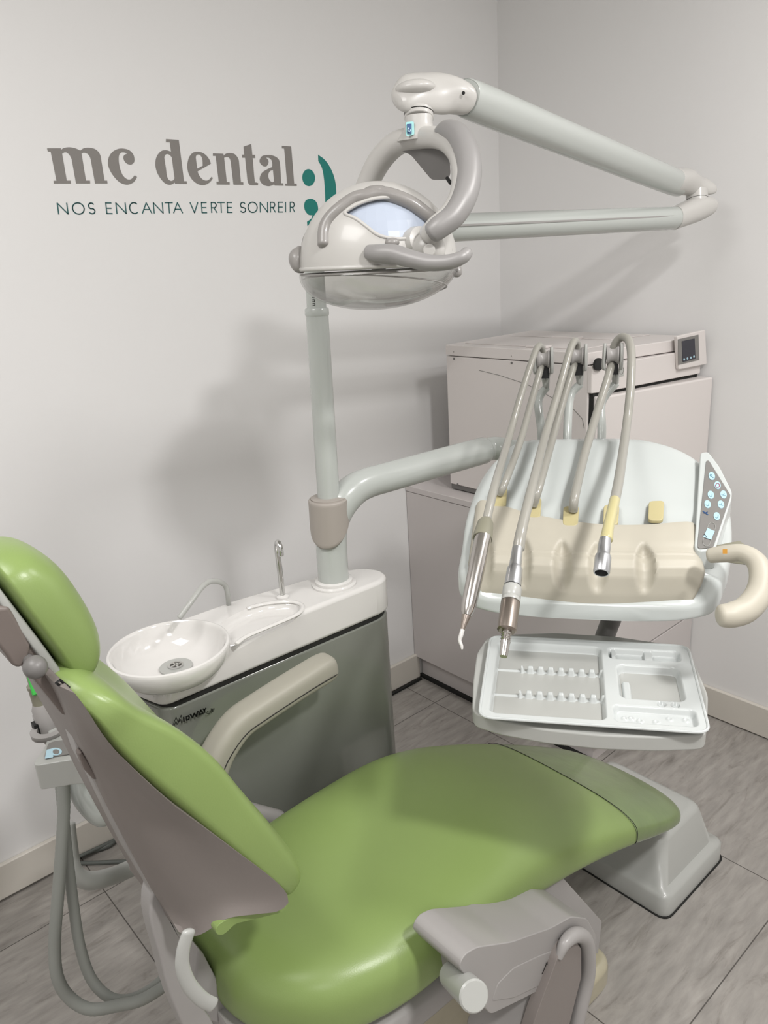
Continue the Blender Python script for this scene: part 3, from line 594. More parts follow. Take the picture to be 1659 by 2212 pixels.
part('shield_edge', tube([HC0 - hu * (.03 + .02 * sin(t * 3.1 + 2.4)) + (ha * A_ * cos(-.2 + pi * t) + hb * B_ * sin(-.2 + pi * t)) * sqrt(max(.1, 1 - ((.022 + .02 * sin(t * 3.1 + 2.4)) / .06) ** 2)) for t in [i / 14 for i in range(15)]], .0012, n=8, k=3), 'lampg', lp)
part('side_latch', cat(tube([P(650, 540, d=1.24), P(641, 556, d=1.235), P(645, 575, d=1.235), P(656, 583, d=1.235)], [.008, .013, .011, .006], n=18, k=5)), 'lampg', lp)
part('side_latch', cat(tube([P(988, 575, d=1.27), P(990, 590, d=1.27), P(980, 593, d=1.27)], [.006, .006, .004], n=14, k=5)), 'lampg', lp)
pv = P(914, 521, d=1.13)
part('pivot_boss', cat(lathe([(.017, -.045), (.0235, -.035), (.0245, -.01), (.021, .002), (.012, .005)], P(910, 520, d=1.145), (P(940, 500, d=1.10) - P(905, 520, d=1.14)), 30)), 'lamp', lp)
part('pivot_boss', lathe([(.018, -.03), (.020, 0), (.020, .012), (.017, .016)], P(780, 500, d=1.37), -hb, 28), 'lamp', lp)
part('round_plug', lathe([(.009, -.004), (.0092, .002), (.008, .003)], P(927, 541, d=1.118), -ray(927, 541), 24), 'lamp', lp)
part('boss_skirt', ellipsoid(P(925, 540, d=1.145), ha * .026, hb * .022, hu * .026), 'lamp', lp)
hd = [P(797, 545, d=1.135), P(820, 548, d=1.125), P(850, 549, d=1.115), P(890, 560, d=1.10), P(930, 568, d=1.09), P(970, 566, d=1.08), P(998, 556, d=1.075), P(1009, 546, d=1.08)]
hh = part('grip_handle', tube(hd, [.011, .0135, .0140, .0125, .0115, .0105, .0095, .0085], n=24, k=7), 'silver', lp, label='grey curved grip handle')
part('handle_knob', cat(ellipsoid(P(847, 524, d=1.12), ha * .011, hb * .009, hu * .007)), 'lampg', hh)
part('rating_plate', prism([hit(977, 537, 1.01), hit(984, 537, 1.01), hit(984, 543, 1.01), hit(977, 543, 1.01)], hb * .0008), 'dgrey', lp)
# ================================================================== instrument table
TU = V((.588, -.809, 0)).normalized(); TW = V((.809, .588, 0)).normalized(); TF = V((.963, .635, 1.03))
prof = [(-.004, -.078), (0.0, -.004), (.006, .004), (.03, .016), (.1, .044), (.2, .086), (.28, .117), (.31, .126), (.335, .118)]
def tz(t):
    if t <= prof[0][0]: return prof[0][1]
    for (a, b), (c, d) in zip(prof, prof[1:]):
        if t <= c: return b + (d - b) * (t - a) / (c - a)
    return prof[-1][1]
def T(s, t, h=0.0): return TF + TU * s + TW * t + Z3 * (tz(t) + h)
def onT(u, v, h=0.0):
    s, t = 0.0, .12
    for _ in range(25):
        p = proj(T(s, t, h)); e = (u - p[0], v - p[1]); ds = 1e-4
        a = proj(T(s + ds, t, h)); b = proj(T(s, t + ds, h))
        j = ((a[0] - p[0]) / ds, (b[0] - p[0]) / ds, (a[1] - p[1]) / ds, (b[1] - p[1]) / ds); det = j[0] * j[3] - j[1] * j[2]
        s += max(-.1, min(.1, (j[3] * e[0] - j[1] * e[1]) / det)); t += max(-.08, min(.08, (-j[2] * e[0] + j[0] * e[1]) / det))
    return T(s, t, h)
it = thing('instrument_table', tuple(TF + TW * .15 - Z3 * .1), 'white instrument table with beige pad and keypad on a grey arm', 'instrument table')
SL = V((TW * .95 + Z3 * .38)).normalized(); NL = V((-TW * .38 + Z3 * .95)).normalized()
stn = []
for t, off, hw, th in ((-.030, -.01, .10, .012), (-.026, -.01, .15, .018), (-.014, -.01, .185, .030), (.0, -.010, .200, .045), (.02, -.008, .207, .058), (.06, 0, .214, .066), (.105, .005, .217, .078), (.15, .008, .216, .082), (.20, .008, .207, .080), (.25, .0085, .188, .07), (.28, .005, .162, .055), (.30, -.006, .140, .045), (.32, -.010, .112, .03), (.333, -.010, .06, .012)):
    zt = tz(max(t, .006)) - (.016 if t < .08 else 0)
    bt = tz(max(t, .006)) - .092 if t < .08 else zt - th
    if t < .0: zt = -.085 + .012 + th; bt = -.085
    stn.append((TF + TU * off + TW * t + Z3 * ((zt + bt) / 2 - .002), TU, Z3, hw, (zt - bt) / 2, (zt - bt) / 2, 4.5, 0))
part('table_shell', loft(stn, n=72, k=5), 'table', it, label='glossy white hood')
# pad: fine height field following the profile with finger grooves over the front edge
pp = [(-.026, -.068), (-.027, -.05), (-.0245, -.020), (-.020, -.007), (-.011, .0015), (.0, .0045), (.01, .009), (.04, .021), (.08, .0375), (.112, .050), (.1135, .046)]
pv_, pf_ = [], []; NS = 150
fine = []
for (a, b), (c, d) in zip(pp, pp[1:]):
    for j in range(6): fine.append((a + (c - a) * j / 6, b + (d - b) * j / 6))
fine.append(pp[-1]); Lq = [0]
for (a, b), (c, d) in zip(fine, fine[1:]): Lq.append(Lq[-1] + sqrt((c - a) ** 2 + (d - b) ** 2))
qf = Lq[24]
grooves = [-.168, -.108, -.046, .008, .078]
for i, (t, z) in enumerate(fine):
    q = Lq[i] - qf
    for j in range(NS + 1):
        sg = -1 + 2 * j / NS; wl_ = .194; wr_ = .164
        s = sg * (wl_ if sg < 0 else wr_)
        fr = max(0.0, min(1, -q / .07))
        s *= 1 - .17 * fr ** 1.5
        cap = -.006 * abs(sg) ** 14 - .012 * abs(sg) ** 40
        bow = -.028 * (1 - cos(sg * 1.2)) * 1.0
        d = 0
        for g in grooves:
            gw = .0158 * (1 - .30 * max(-1, min(1, (q - .0) / .06))); e = ((s - g) / gw) ** 2 + ((q - .004) / .056) ** 2
            if e < 1: d = max(d, .016 * max(0, 1 - e) ** .8)
        outn = V((TW * -.75 + Z3 * .65)).normalized()
        tt = t
        if t > 0: tt = t * min(1.25, (.065 + 1.15 * (s - .045) ** 2) / .112); z2 = z + (tz(max(.006, tt)) - tz(max(.006, t)))
        else: z2 = z
        pv_.append(TF + TU * s + TW * (tt + (.016 * (1 - cos(sg * 1.3)) if t < .0 else .016 * (1 - cos(sg * 1.3)) * max(0, 1 - t / .05))) + Z3 * (z2 + cap + .005) - outn * d)
for i in range(len(fine) - 1):
    for j in range(NS): pf_.append((i * (NS + 1) + j, i * (NS + 1) + j + 1, (i + 1) * (NS + 1) + j + 1, (i + 1) * (NS + 1) + j))
part('silicone_pad', (pv_, pf_), 'beige', it, solid=.004, sharp=60, label='yellowish beige pad with finger grooves')
for u, v, w_ in ((1078, 1078, 11), (1152, 1103, 12), (1233, 1121, 17), (1320, 1118, 17), (1417, 1110, 17)):
    rr_ = [onT(u - 16, v - 21, .003), onT(u + 18, v - 22, .003), onT(u + 15, v + 22, .003), onT(u - 18, v + 21, .003)]
    part('hose_socket', prism(rounded(rr_, .008), Z3 * .006), 'yellow', it, bevel=.0015, label='yellowed rubber hose socket')
# keypad wing
wing = [onT(1512, 984, .004), onT(1530, 982, .004), onT(1554, 1014, .004), onT(1581, 1068, .004), onT(1580, 1083, .004), onT(1546, 1190, .004), onT(1512, 1200, .004), onT(1499, 1190, .004)]
wg = part('keypad_wing', prism([p - Z3 * .03 for p in rounded(wing, .006)], Z3 * .036), 'table', it, bevel=.003)
H1 = .0105
kp = part('keypad', prism(rounded([onT(1525.8, 996.4, H1), onT(1531.1, 995.8, H1), onT(1577.6, 1070.5, H1), onT(1577, 1075.2, H1), onT(1540.5, 1182.7, H1), onT(1511.2, 1186.3, H1), onT(1506.5, 1182.1, H1)], .002), Z3 * .001), 'panel', it, label='grey keypad')
def kring(u, v, ru, rv, h, a=0.35, n=20): return [onT(u + ru * cos(t) * cos(a) - rv * sin(t) * sin(a), v + ru * cos(t) * sin(a) + rv * sin(t) * cos(a), h) for t in [2 * pi * i / n for i in range(n)]]
KB = [(1537.6, 1028.8, 'P'), (1550, 1048.7, 'R'), (1562.9, 1068.7, 'h'), (1535.5, 1069.5, 'c'), (1528.4, 1089.6, 'c'), (1557.3, 1090.2, 'h'), (1548.4, 1115.7, 'c')]
for u, v, k_ in KB:
    b_ = part('button', prism(kring(u, v, 6.8, 8.6, H1 + .001, -.3), Z3 * .0008), 'key', kp)
    hh_ = H1 + .0019
    if k_ == 'P': part('button_symbol', ribbon([onT(u + x, v + y, hh_) for x, y in ((3.5, 3.5), (-3.5, -1), (-3, -4), (0, -3.5), (1, 0))], .0009, Z3, .0003), 'keyink', b_)
    elif k_ == 'R': part('button_symbol', ribbon(kring(u, v, 4.2, 4.6, hh_, n=12), .0012, Z3, .0003, True), 'red', b_, label='dull red ring symbol')
    elif k_ == 'h': part('button_symbol', ribbon([onT(u + x, v + y, hh_) for x, y in ((-4, 0), (0, 1), (1.5, -3), (0, 1), (4.5, 2))], .0006, Z3, .0003), 'keyink', b_)
    else: part('button_symbol', ribbon([onT(u + x, v + y, hh_) for x, y in ((-3.5, 1), (-.5, 3.5), (2.5, 2.5), (3, -2.5))], .0006, Z3, .0003), 'keyink', b_)
cp = [onT(1537.6 + 8 * cos(a), 1138.7 + 9.5 * sin(a), H1 + .001) for a in [pi + .3 + pi * i / 10 for i in range(11)]] + [onT(1526.4 + 8 * cos(a), 1170.4 + 9.5 * sin(a), H1 + .001) for a in [.3 + pi * i / 10 for i in range(11)]]
part('slider_frame', ribbon(cp, .0006, Z3, .0004, True), 'lgrey', kp)
part('slider_window', prism([onT(1528.5, 1141, H1 + .001), onT(1544, 1148, H1 + .001), onT(1536, 1166, H1 + .001), onT(1519, 1160, H1 + .001)], Z3 * .0005), 'key', kp)
part('slider_symbol', ribbon([onT(1521, 1154, H1 + .0016), onT(1526, 1159, H1 + .0016)], .0012, Z3, .0003), 'ink', kp)
part('keypad_emblem', cat(ribbon([onT(1519, 1105, H1 + .001), onT(1529, 1112, H1 + .001)], .0022, Z3, .0004), ribbon([onT(1521, 1109, H1 + .001), onT(1528, 1106, H1 + .001)], .0016, Z3, .0004)), 'navy', kp)
# table handle
ph = [P(1535, 1200, d=1.115), P(1570, 1196, d=1.10), P(1605, 1195, d=1.085), P(1634, 1214, d=1.07), P(1645, 1248, d=1.055), P(1637, 1286, d=1.045), P(1612, 1316, d=1.035), P(1582, 1328, d=1.03), P(1560, 1330, d=1.03)]
th_ = part('table_handle', tube(ph, [.011, .0125, .0125, .014, .016, .0175, .0178, .0172, .0155], n=26, k=8, up=ray(1600, 1260)), 'beige', it, label='cream curved handle')
part('handle_bracket', prism([P(1548, 1208, d=1.14), P(1600, 1198, d=1.13), P(1623, 1215, d=1.12), P(1630, 1232, d=1.12), P(1610, 1222, d=1.125), P(1552, 1214, d=1.14)], V((.3, .2, .3)).normalized() * .025), 'olive', it, bevel=.003)
part('handle_contact', prism([P(1561, 1186, d=1.07), P(1571, 1186, d=1.07), P(1571, 1196, d=1.07), P(1561, 1196, d=1.07)], -ray(1566, 1190) * .002), 'orange', th_)
part('underside', loft([(TF + TW * .03 - Z3 * .06, TU, Z3, .15, .01, .02, 4, 0), (TF + TW * .15 - Z3 * .02, TU, Z3, .165, .03, .04, 4, 0), (TF + TW * .27 + Z3 * .04, TU, Z3, .13, .03, .04, 4, 0)], n=40), 'lgrey', it)
ae = V((1.33, 1.185, 1.053))
part('swivel_arm', tube([ae, ae + V((.03, -.01, 0)), ae + V((.045, -.05, -.004)), ae + V((.03, -.12, -.01)), TF + TW * .27 + Z3 * (-.01)], .028, n=26, k=6), 'post', it)
# whip arms with pulleys behind the table
ob = T(0, .31, 0); 
wa = []
for bu, bv, mu, mv, pu, pv0 in ((1170, 935, 1163, 868, 1174, 775), (1226, 932, 1232, 858, 1247, 768), (1300, 932, 1300, 870, 1324, 766), (1388, 945, 1380, 900, 1385, 960)):
    bs = (bu - 1270) / (1452 - 1270.6) * .15; b0 = TF + TU * bs + TW * .33 + Z3 * .05; dp = depth_of(b0)
    pu_ = P(pu, pv0, d=dp - .01)
    if pv0 > 900: continue
    yk_ = P(pu, pv0 + 8, d=dp)
    a0 = P(bu, bv, d=dp + .012); a1 = P(mu, mv, d=dp + .03); a2 = P(pu + 6, pv0 + 62, d=dp + .025)
    arm = part('hose_arm', tube([b0 - Z3 * .02, a0, a1, a2], [.0085, .0085, .0082, .008], n=16, k=7), 'post', it, label='curved hose arm with pulley')
    vw = ray(pu, pv0).normalized(); rt = vw.cross(Z3).normalized(); upv = rt.cross(vw)
    ck = []
    for sgn in (-1, 1):
        c_ = pu_ + rt * (.0155 * sgn)
        ck.append(loft([(c_ + upv * .022, vw, rt, .004, .003, .003, 2, 0), (c_ + upv * .016, vw, rt, .013, .0036, .0036, 2.2, 0), (c_ + upv * .0, vw, rt, .017, .0042, .0042, 2.4, 0), (c_ - upv * .028 + vw * .004, vw, rt, .013, .004, .004, 2.4, 0), (c_ * .35 + (a2 + upv * .008) * .65, vw, rt, .010, .0045, .0045, 2.2, 0), (a2 - upv * .002, vw, rt, .008, .006, .006, 2.2, 0)], n=18, k=4))
    part('pulley_cheek', cat(*ck), 'lgrey', arm)
    part('pulley_wheel', lathe([(.017, -.0115), (.017, -.009), (.0125, -.004), (.012, 0), (.0125, .004), (.017, .009), (.017, .0115)], pu_ - upv * .001, rt, 28), 'greyp', arm)
    part('pulley_slot', obox(pu_ - upv * .026 + vw * .004, rt * .011, vw * .004, upv * .012), 'black', arm)
    wa.append((pu_, rt, upv, vw, dp))
# ================================================================== hoses and handpieces
# 1 scaler, 2 motor, 3 empty hose over the third pulley with connector, 4
def handpiece(label, cat_, grp=None, loc=None): return thing('handpiece', loc, label, cat_, grp or 'handpieces hanging on the instrument table')
q1 = wa[0]; q2 = wa[1]; q3 = wa[2]
hp1 = handpiece('long steel scaler handpiece with white curved tip, leftmost on the table', 'handpiece', None, tuple(P(1035, 1165, d=1.07)))
r0 = onT(1079, 1068, .012)
part('hose', tube([r0, P(1092, 1040, d=depth_of(r0) + .0), P(1125, 950, d=q1[4] - .10), P(1150, 860, d=q1[4] - .04), P(1168, 795, d=q1[4] - .008), P(1172, 768, d=q1[4] + .012), P(1170, 752, d=q1[4] + .004), P(1163, 748, d=q1[4] - .012), P(1152, 772, d=q1[4] - .03), P(1125, 855, d=q1[4] - .07), P(1098, 950, d=q1[4] - .13), P(1070, 1045, d=1.16), P(1052, 1120, d=1.10)], .0066, n=16, k=8), 'hose', hp1)
S = lambda a, b, c: P(a, b, d=c)
part('hose_nut', lathe([(.0085, 0), (.0115, .006), (.0135, .028), (.0138, .038)], S(1050, 1124, 1.10), S(1042, 1163, 1.075) - S(1050, 1124, 1.10), 24), 'olive', hp1)
b1, b2 = S(1044, 1158, 1.075), S(1008, 1330, 1.015)
part('barrel', lathe([(.0118, 0), (.0122, .002), (.0112, .06), (.0105, .105), (.0085, (b2 - b1).length - .006), (.006, (b2 - b1).length)], b1, b2 - b1, 32), 'steel', hp1)
c1 = b2; c2 = S(999, 1360, 1.008)
part('nose_cone', lathe([(.0066, 0), (.003, (c2 - c1).length)], c1, c2 - c1, 24), 'bronze', hp1)
part('tip', tube([c2, S(996, 1372, 1.006), S(993, 1383, 1.005), S(997, 1395, 1.003), S(998, 1402, 1.002)], [.003, .003, .0026, .0022, .0015], n=14, k=6), 'white', hp1, label='white curved tip')
hp2 = handpiece('stepped steel micromotor handpiece, second from left on the table', 'handpiece', None, tuple(P(1115, 1200, d=1.05)))
r1 = onT(1152, 1092, .012)
part('hose', tube([r1, P(1165, 1050, d=depth_of(r1)), P(1190, 960, d=q2[4] - .10), P(1218, 860, d=q2[4] - .04), P(1238, 795, d=q2[4] - .008), P(1246, 765, d=q2[4] + .012), P(1246, 742, d=q2[4] + .002), P(1240, 738, d=q2[4] - .014), P(1230, 762, d=q2[4] - .03), P(1205, 850, d=q2[4] - .07), P(1178, 940, d=q2[4] - .14), P(1150, 1050, d=1.16), P(1128, 1140, d=1.09), P(1120, 1185, d=1.075)], [.0072] * 11 + [.0072, .0078, .0088], n=16, k=8), 'hose', hp2)
m1, m2 = S(1118, 1184, 1.07), S(1098, 1338, 1.005); md_ = (m2 - m1); Lm = md_.length
part('connector', lathe([(.0075, 0), (.0085, .03), (.0088, .031), (.0108, .036), (.0115, .062)], m1, md_, 30), 'alu', hp2, label='bright aluminium connector')
part('knurled_ring', lathe([(.0112, .063), (.0128, .066), (.0128, .079), (.0118, .081), (.0128, .083), (.0128, .087)], m1, md_, 20), 'lgrey', hp2)
part('motor_body', lathe([(.0118, .087), (.0128, .089), (.0128, .130), (.0105, .132)], m1, md_, 30), 'bronze', hp2, label='satin steel motor body')
part('coupling', lathe([(.0065, .131), (.0065, .136), (.0055, .137), (.0068, .139), (.0055, .141), (.0068, .143), (.0055, .145), (.0068, .147), (.0062, .149), (.0055, .165), (.005, .168)], m1, md_, 24), 'steel', hp2)
hp3 = handpiece('grey hose without tool rising over the third pulley', 'hose', None, tuple(onT(1235, 1110, .01)))
hp3.name = 'handpiece_hose'
r2 = onT(1238, 1103, .012)
hp4 = handpiece('short connector on a yellowed hose, resting in the middle pad groove', 'handpiece', None, tuple(P(1302, 1200, d=1.07)))
part('hose', tube([r2, P(1242, 1070, d=depth_of(r2)), P(1262, 985, d=q3[4] - .12), P(1290, 890, d=q3[4] - .05), P(1312, 820, d=q3[4] - .015), P(1320, 790, d=q3[4] - .002), P(1326, 770, d=q3[4] + .014), P(1330, 752, d=q3[4] + .014), P(1336, 744, d=q3[4] + .01)], .0078, n=18, k=8), 'hose', hp3)
part('hose', tube([P(1325, 752, d=q3[4] + .012), P(1332, 738, d=q3[4] + .004), P(1345, 728, d=q3[4] - .01), P(1359, 738, d=q3[4] - .03), P(1364, 775, d=q3[4] - .05), P(1361, 850, d=q3[4] - .08), P(1352, 930, d=q3[4] - .12), P(1338, 1030, d=1.20), P(1326, 1090, d=1.13)], .0078, n=18, k=8), 'hose', hp4)
part('hose_end', tube([P(1328, 1080, d=1.14), P(1321, 1110, d=1.11), P(1314, 1140, d=1.09), P(1310, 1165, d=1.075)], [.0080, .0080, .0080, .0092], n=18, k=6), 'hose_y', hp4, label='yellowed end of the hose')
k1, k2 = S(1307, 1164, 1.068), S(1299, 1238, 1.04); kd = k2 - k1; Lk = kd.length
part('connector', lathe([(.0078, 0), (.0088, .012), (.0088, .025), (.0095, .026), (.0112, .030), (.0112, Lk - .002), (.0102, Lk), (.0088, Lk), (.0088, Lk - .012), (.001, Lk - .012)], k1, kd, 32), 'alu', hp4, label='bright aluminium connector')
part('bore', lathe([(.0086, 0), (.0084, .001)], k2 - kd.normalized() * .009, kd, 24), 'black', hp4)
# ================================================================== tray holder and tray
ho = [P(u, v, z=.872) for u, v in ((1052, 1376), (1110, 1369), (1200, 1366), (1330, 1374), (1440, 1390), (1490, 1404), (1530, 1500), (1528, 1560), (1524, 1588), (1420, 1592), (1300, 1588), (1180, 1576), (1080, 1558), (1028, 1542), (1020, 1530), (1022, 1470), (1030, 1410))]
hol = part('tray_holder', prism(rounded(ho, .012, 3), Z3 * -.024), 'lgrey', it, bevel=.005, label='pale grey tray holder plate')
part('holder_arm', tube([P(1328, 1240, d=1.33), P(1330, 1290, d=1.31), P(1325, 1325, d=1.315), P(1314, 1355, d=1.325), P(1303, 1385, d=1.32)], .0165, n=20, k=6), 'dgrey', it)
part('holder_neck', prism([P(u, v, z=.846) for u, v in ((1200, 1395), (1360, 1400), (1330, 1500), (1230, 1495))], Z3 * -.02), 'lgrey', it, bevel=.006)
tl, tr, br, bl = [P(u, v, z=.885) for u, v in ((1060, 1374), (1486, 1396), (1534, 1584), (1034, 1549))]
def TP(a, b, h): return (tl * (1 - a) + tr * a) * (1 - b) + (bl * (1 - a) + br * a) * b + Z3 * h
def inv(u, v, h=0.0):
    a, b = .5, .5
    for _ in range(12):
        p = proj(TP(a, b, h)); d = 1e-4; pa = proj(TP(a + d, b, h)); pb = proj(TP(a, b + d, h))
        j = ((pa[0] - p[0]) / d, (pb[0] - p[0]) / d, (pa[1] - p[1]) / d, (pb[1] - p[1]) / d); det = j[0] * j[3] - j[1] * j[2]; e = (u - p[0], v - p[1])
        a += (j[3] * e[0] - j[1] * e[1]) / det; b += (-j[2] * e[0] + j[0] * e[1]) / det
    return a, b
def cr6(x, y): return inv(1000 + x / 2.765, 1280 + y / 2.765)
def sd_box(a, b, a0, b0, a1, b1, r):
    # rounded rectangle distance, in metres
    W_, H_ = .31, .225
    x, y = (a - (a0 + a1) / 2) * W_, (b - (b0 + b1) / 2) * H_; hx, hy = (a1 - a0) / 2 * W_ - r, (b1 - b0) / 2 * H_ - r
    dx, dy = abs(x) - hx, abs(y) - hy
    return sqrt(max(dx, 0) ** 2 + max(dy, 0) ** 2) + min(max(dx, dy), 0) - r
aL, bT = cr6(185, 300); aR, _ = cr6(900, 500); _, bB = cr6(300, 745)
aD = cr6(935, 600)[0]; 
def st(x): x = max(0, min(1, x)); return x * x * (3 - 2 * x)
def tray_h(a, b):
    D = .014; W_, H_ = .31, .225
    h = 0.0
    def cut(d, dep, sl=.006):
        return -dep * st(-d / sl)
    left = sd_box(a, b, .04, .07, .575, .945, .012)
    h = min(h, cut(left, D))
    up = sd_box(a, b, .60, .07, .955, .225, .010); h = min(h, cut(up, D * .85))
    mid = sd_box(a, b, .635, .285, .935, .70, .014); h = min(h, cut(mid, D))
    low = sd_box(a, b, .60, .765, .965, .95, .010); h = min(h, cut(low, D * .8))
    x, y = a * W_, b * H_
    # notched ridges across the left compartment
    for bc in (.365, .665):
        yy = (b - bc) * H_
        if abs(yy) < .008 and .05 < a < .575:
            rg = .0035 * st(1 - abs(yy) / .004)
            if a > .17:
                ph_ = ((a - .17) / .05) % 1.0
                rg = .0095 * st((.006 - abs(yy)) / .003) * st((abs(ph_ - .5) * 2 - .25) * 3) + .002 * st(1 - abs(yy) / .006)
            h = max(h, -D + rg) if h <= -D + .0001 else max(h, min(0, -D + rg))
    # finger rest in the middle compartment
    fr_ = sd_box(a, b, .655, .44, .70, .66, .003)
    if fr_ < 0: h = max(h, -D + .006 * st(-fr_ / .003))
    if abs(a - .80) < .02 and .05 < b < .25: h = max(h, -.004)
    if abs(a - .63) < .012 and .05 < b < .25: h = max(h, -.003)
    for ca in (.82, .88):
        d = sqrt(((a - ca) * W_) ** 2 + ((b - .735) * H_) ** 2)
        if d < .006: h = min(h, -.005)
    for ca, cb in ((.72, .86), (.79, .86), (.85, .82), (.85, .90), (.92, .82), (.92, .90), (.655, .845), (.685, .84)):
        d = sqrt(((a - ca) * W_) ** 2 + ((b - cb) * H_) ** 2)
        if d < .006: h = h + .0022 * st(1 - abs(d - .0032) / .0022)
    return h
ty = thing('instrument_tray', tuple(TP(.5, .5, -.012)), 'white plastic compartment tray lying on the grey holder', 'tray')
NA, NB = 230, 170; tv, tf = [], []
for j in range(NB + 1):
    for i in range(NA + 1):
        a, b = i / NA, j / NB; tv.append(TP(a, b, tray_h(a, b)))
for j in range(NB):
    for i in range(NA):
        a, b = (i + .5) / NA, (j + .5) / NB
        if sd_box(a, b, 0, 0, 1, 1, .018) > 0: continue
        tf.append((j * (NA + 1) + i, j * (NA + 1) + i + 1, (j + 1) * (NA + 1) + i + 1, (j + 1) * (NA + 1) + i))
part('tray_body', (tv, tf), 'tray', ty, sharp=70)
rimp = rounded([TP(0, 0, 0), TP(1, 0, 0), TP(1, 1, 0), TP(0, 1, 0)], .020, 6)
part('tray_rim', tube(rimp, .0022, n=8, k=1, closed=True), 'tray', ty)
# ================================================================== patient chair
YC = .84
ch = thing('dental_chair', (.75, YC, 0), 'lime green dental chair with grey shell, reclined backrest and armrests', 'dental chair')
SY = V((0, 1, 0))
def seat_st(x, ztop, zbot, hw, e, yc=YC, cc=0.0, n=(0, 0, 1)):
    zm = zbot + (ztop - zbot) * .45; return (V((x, yc, zm)), SY, V(n), hw, ztop - zm, zm - zbot, e, cc)
seat = [seat_st(.335, .49, .465, .06, 2.4, .90), seat_st(.342, .53, .445, .10, 2.8, .89), seat_st(.37, .555, .43, .14, 3.0, .87), seat_st(.43, .566, .425, .175, 3.2, .85), seat_st(.54, .570, .43, .200, 3.3), seat_st(.68, .572, .435, .205, 3.3), seat_st(.80, .570, .425, .205, 3.2), seat_st(.90, .548, .40, .203, 3.1), seat_st(1.0, .505, .375, .202, 3.0), seat_st(1.10, .455, .345, .200, 3.0), seat_st(1.155, .425, .325, .198, 3.0)]
part('seat', loft(seat, n=72, k=6), 'vinyl', ch, sharp=80, label='lime green seat cushion')
leg = [seat_st(1.157, .4235, .3245, .1975, 3.0), seat_st(1.25, .374, .285, .194, 2.9), seat_st(1.34, .325, .245, .184, 2.8), seat_st(1.40, .292, .22, .168, 2.7), seat_st(1.445, .262, .205, .135, 2.5), seat_st(1.468, .240, .205, .08, 2.3), seat_st(1.474, .228, .212, .03, 2.1)]
part('footrest', loft(leg, n=72, k=6), 'vinylc', ch, sharp=80, label='green foot end under clear plastic cover')
part('seam', tube([V((1.156, YC + .2 * math.copysign(abs(cos(t)) ** (2 / 3.0), cos(t)), .3745 + .0505 * math.copysign(abs(sin(t)) ** (2 / 3.0), sin(t)) )) for t in [2 * pi * (i + .5) / 72 for i in range(72)]], .0007, n=6, k=1, closed=True), 'gap', ch)
# seat pan
pan = [seat_st(.33, .445, .40, .10, 4, .89), seat_st(.36, .44, .38, .145, 4, .865), seat_st(.50, .435, .37, .185, 4), seat_st(.80, .435, .36, .19, 4), seat_st(.95, .40, .345, .15, 4), seat_st(1.15, .335, .30, .10, 4)]
part('seat_pan', loft(pan, n=40, k=4), 'greyp', ch)
# backrest
l_ = V((-.462, 0, .887)).normalized(); n_ = V((.887, 0, .462)).normalized()
B0 = V((.395, YC, .712))
def bs_(t, hw, top, bot, e, cc=0.0, off=0.0, dy=0.0): return (B0 + l_ * t + V((0, dy, 0)) + n_ * off, SY, n_, hw, top, bot, e, cc)
back = [bs_(-.020, .09, .006, .010, 2.2, .0, .016), bs_(-.012, .122, .022, .022, 2.5, .004, .012), bs_(.02, .138, .034, .028, 2.8, .008, .012), bs_(.10, .139, .036, .030, 3.0, .014, .012), bs_(.18, .142, .036, .030, 3.0, .022, .010, .006), bs_(.25, .146, .035, .030, 3.0, .030, .008, .013), bs_(.31, .144, .032, .026, 3.0, .030, .004, .018), bs_(.36, .132, .028, .020, 2.9, .020, .002, .012), bs_(.40, .118, .027, .014, 2.8, .010, .004), bs_(.43, .095, .022, .012, 2.6, .004, .002), bs_(.445, .06, .010, .010, 2.3, 0, .001)]
part('backrest', loft(back, n=72, k=6), 'vinyl', ch, sharp=80, label='lime green backrest cushion')
def side(pts, y): return [P(120 + a / 2.86, 1440 + b / 2.86, y=y) for a, b in pts]
SO = [(120, 165, .705), (190, 260, .70), (300, 430, .70), (440, 590, .70), (700, 830, .70), (900, 980, .70), (1130, 1150, .70), (1330, 1300, .70), (1425, 1395, .70), (1440, 1460, .70), (1380, 1512, .705), (1250, 1530, .71), (1060, 1558, .72), (930, 1640, .735), (850, 1668, .75), (760, 1640, .765), (700, 1540, .78), (600, 1370, .785), (470, 1130, .785), (330, 860, .785), (240, 650, .78), (130, 430, .77), (60, 240, .755), (0, 110, .74)]
def bcurve(pts, n):
    q = smooth_path([P(120 + a / 2.86, 1440 + b / 2.86, y=y) for a, b, y in pts], 12); L = [0]
    for a, b in zip(q, q[1:]): L.append(L[-1] + (b - a).length)
    out = []; k = 0
    for i in range(n + 1):
        d = L[-1] * i / n
        while k < len(L) - 2 and L[k + 1] < d: k += 1
        f = (d - L[k]) / max(1e-9, L[k + 1] - L[k]); out.append(q[k].lerp(q[k + 1], min(1, max(0, f))))
    return out
NU, NV = 34, 16
cF, cR = bcurve(SO[:10], NU), bcurve([SO[23], SO[22], SO[21], SO[20], SO[19], SO[18], SO[17], SO[16], SO[15]], NU)
cT, cB = bcurve([SO[0], SO[23]], NV), bcurve(SO[9:16], NV)
gn = []
for i in range(NU + 1):
    for j in range(NV + 1):
        u, v = i / NU, j / NV
        gn.append(cF[i] * (1 - v) + cR[i] * v + cT[j] * (1 - u) + cB[j] * u - (cF[0] * (1 - u) * (1 - v) + cR[0] * (1 - u) * v + cF[NU] * u * (1 - v) + cR[NU] * u * v))
G_ = len(gn); allv = gn + [V((p.x, 2 * YC - p.y, p.z)) for p in gn]; W_ = NV + 1
gf = [(i * W_ + j, i * W_ + j + 1, (i + 1) * W_ + j + 1, (i + 1) * W_ + j) for i in range(NU) for j in range(NV)]
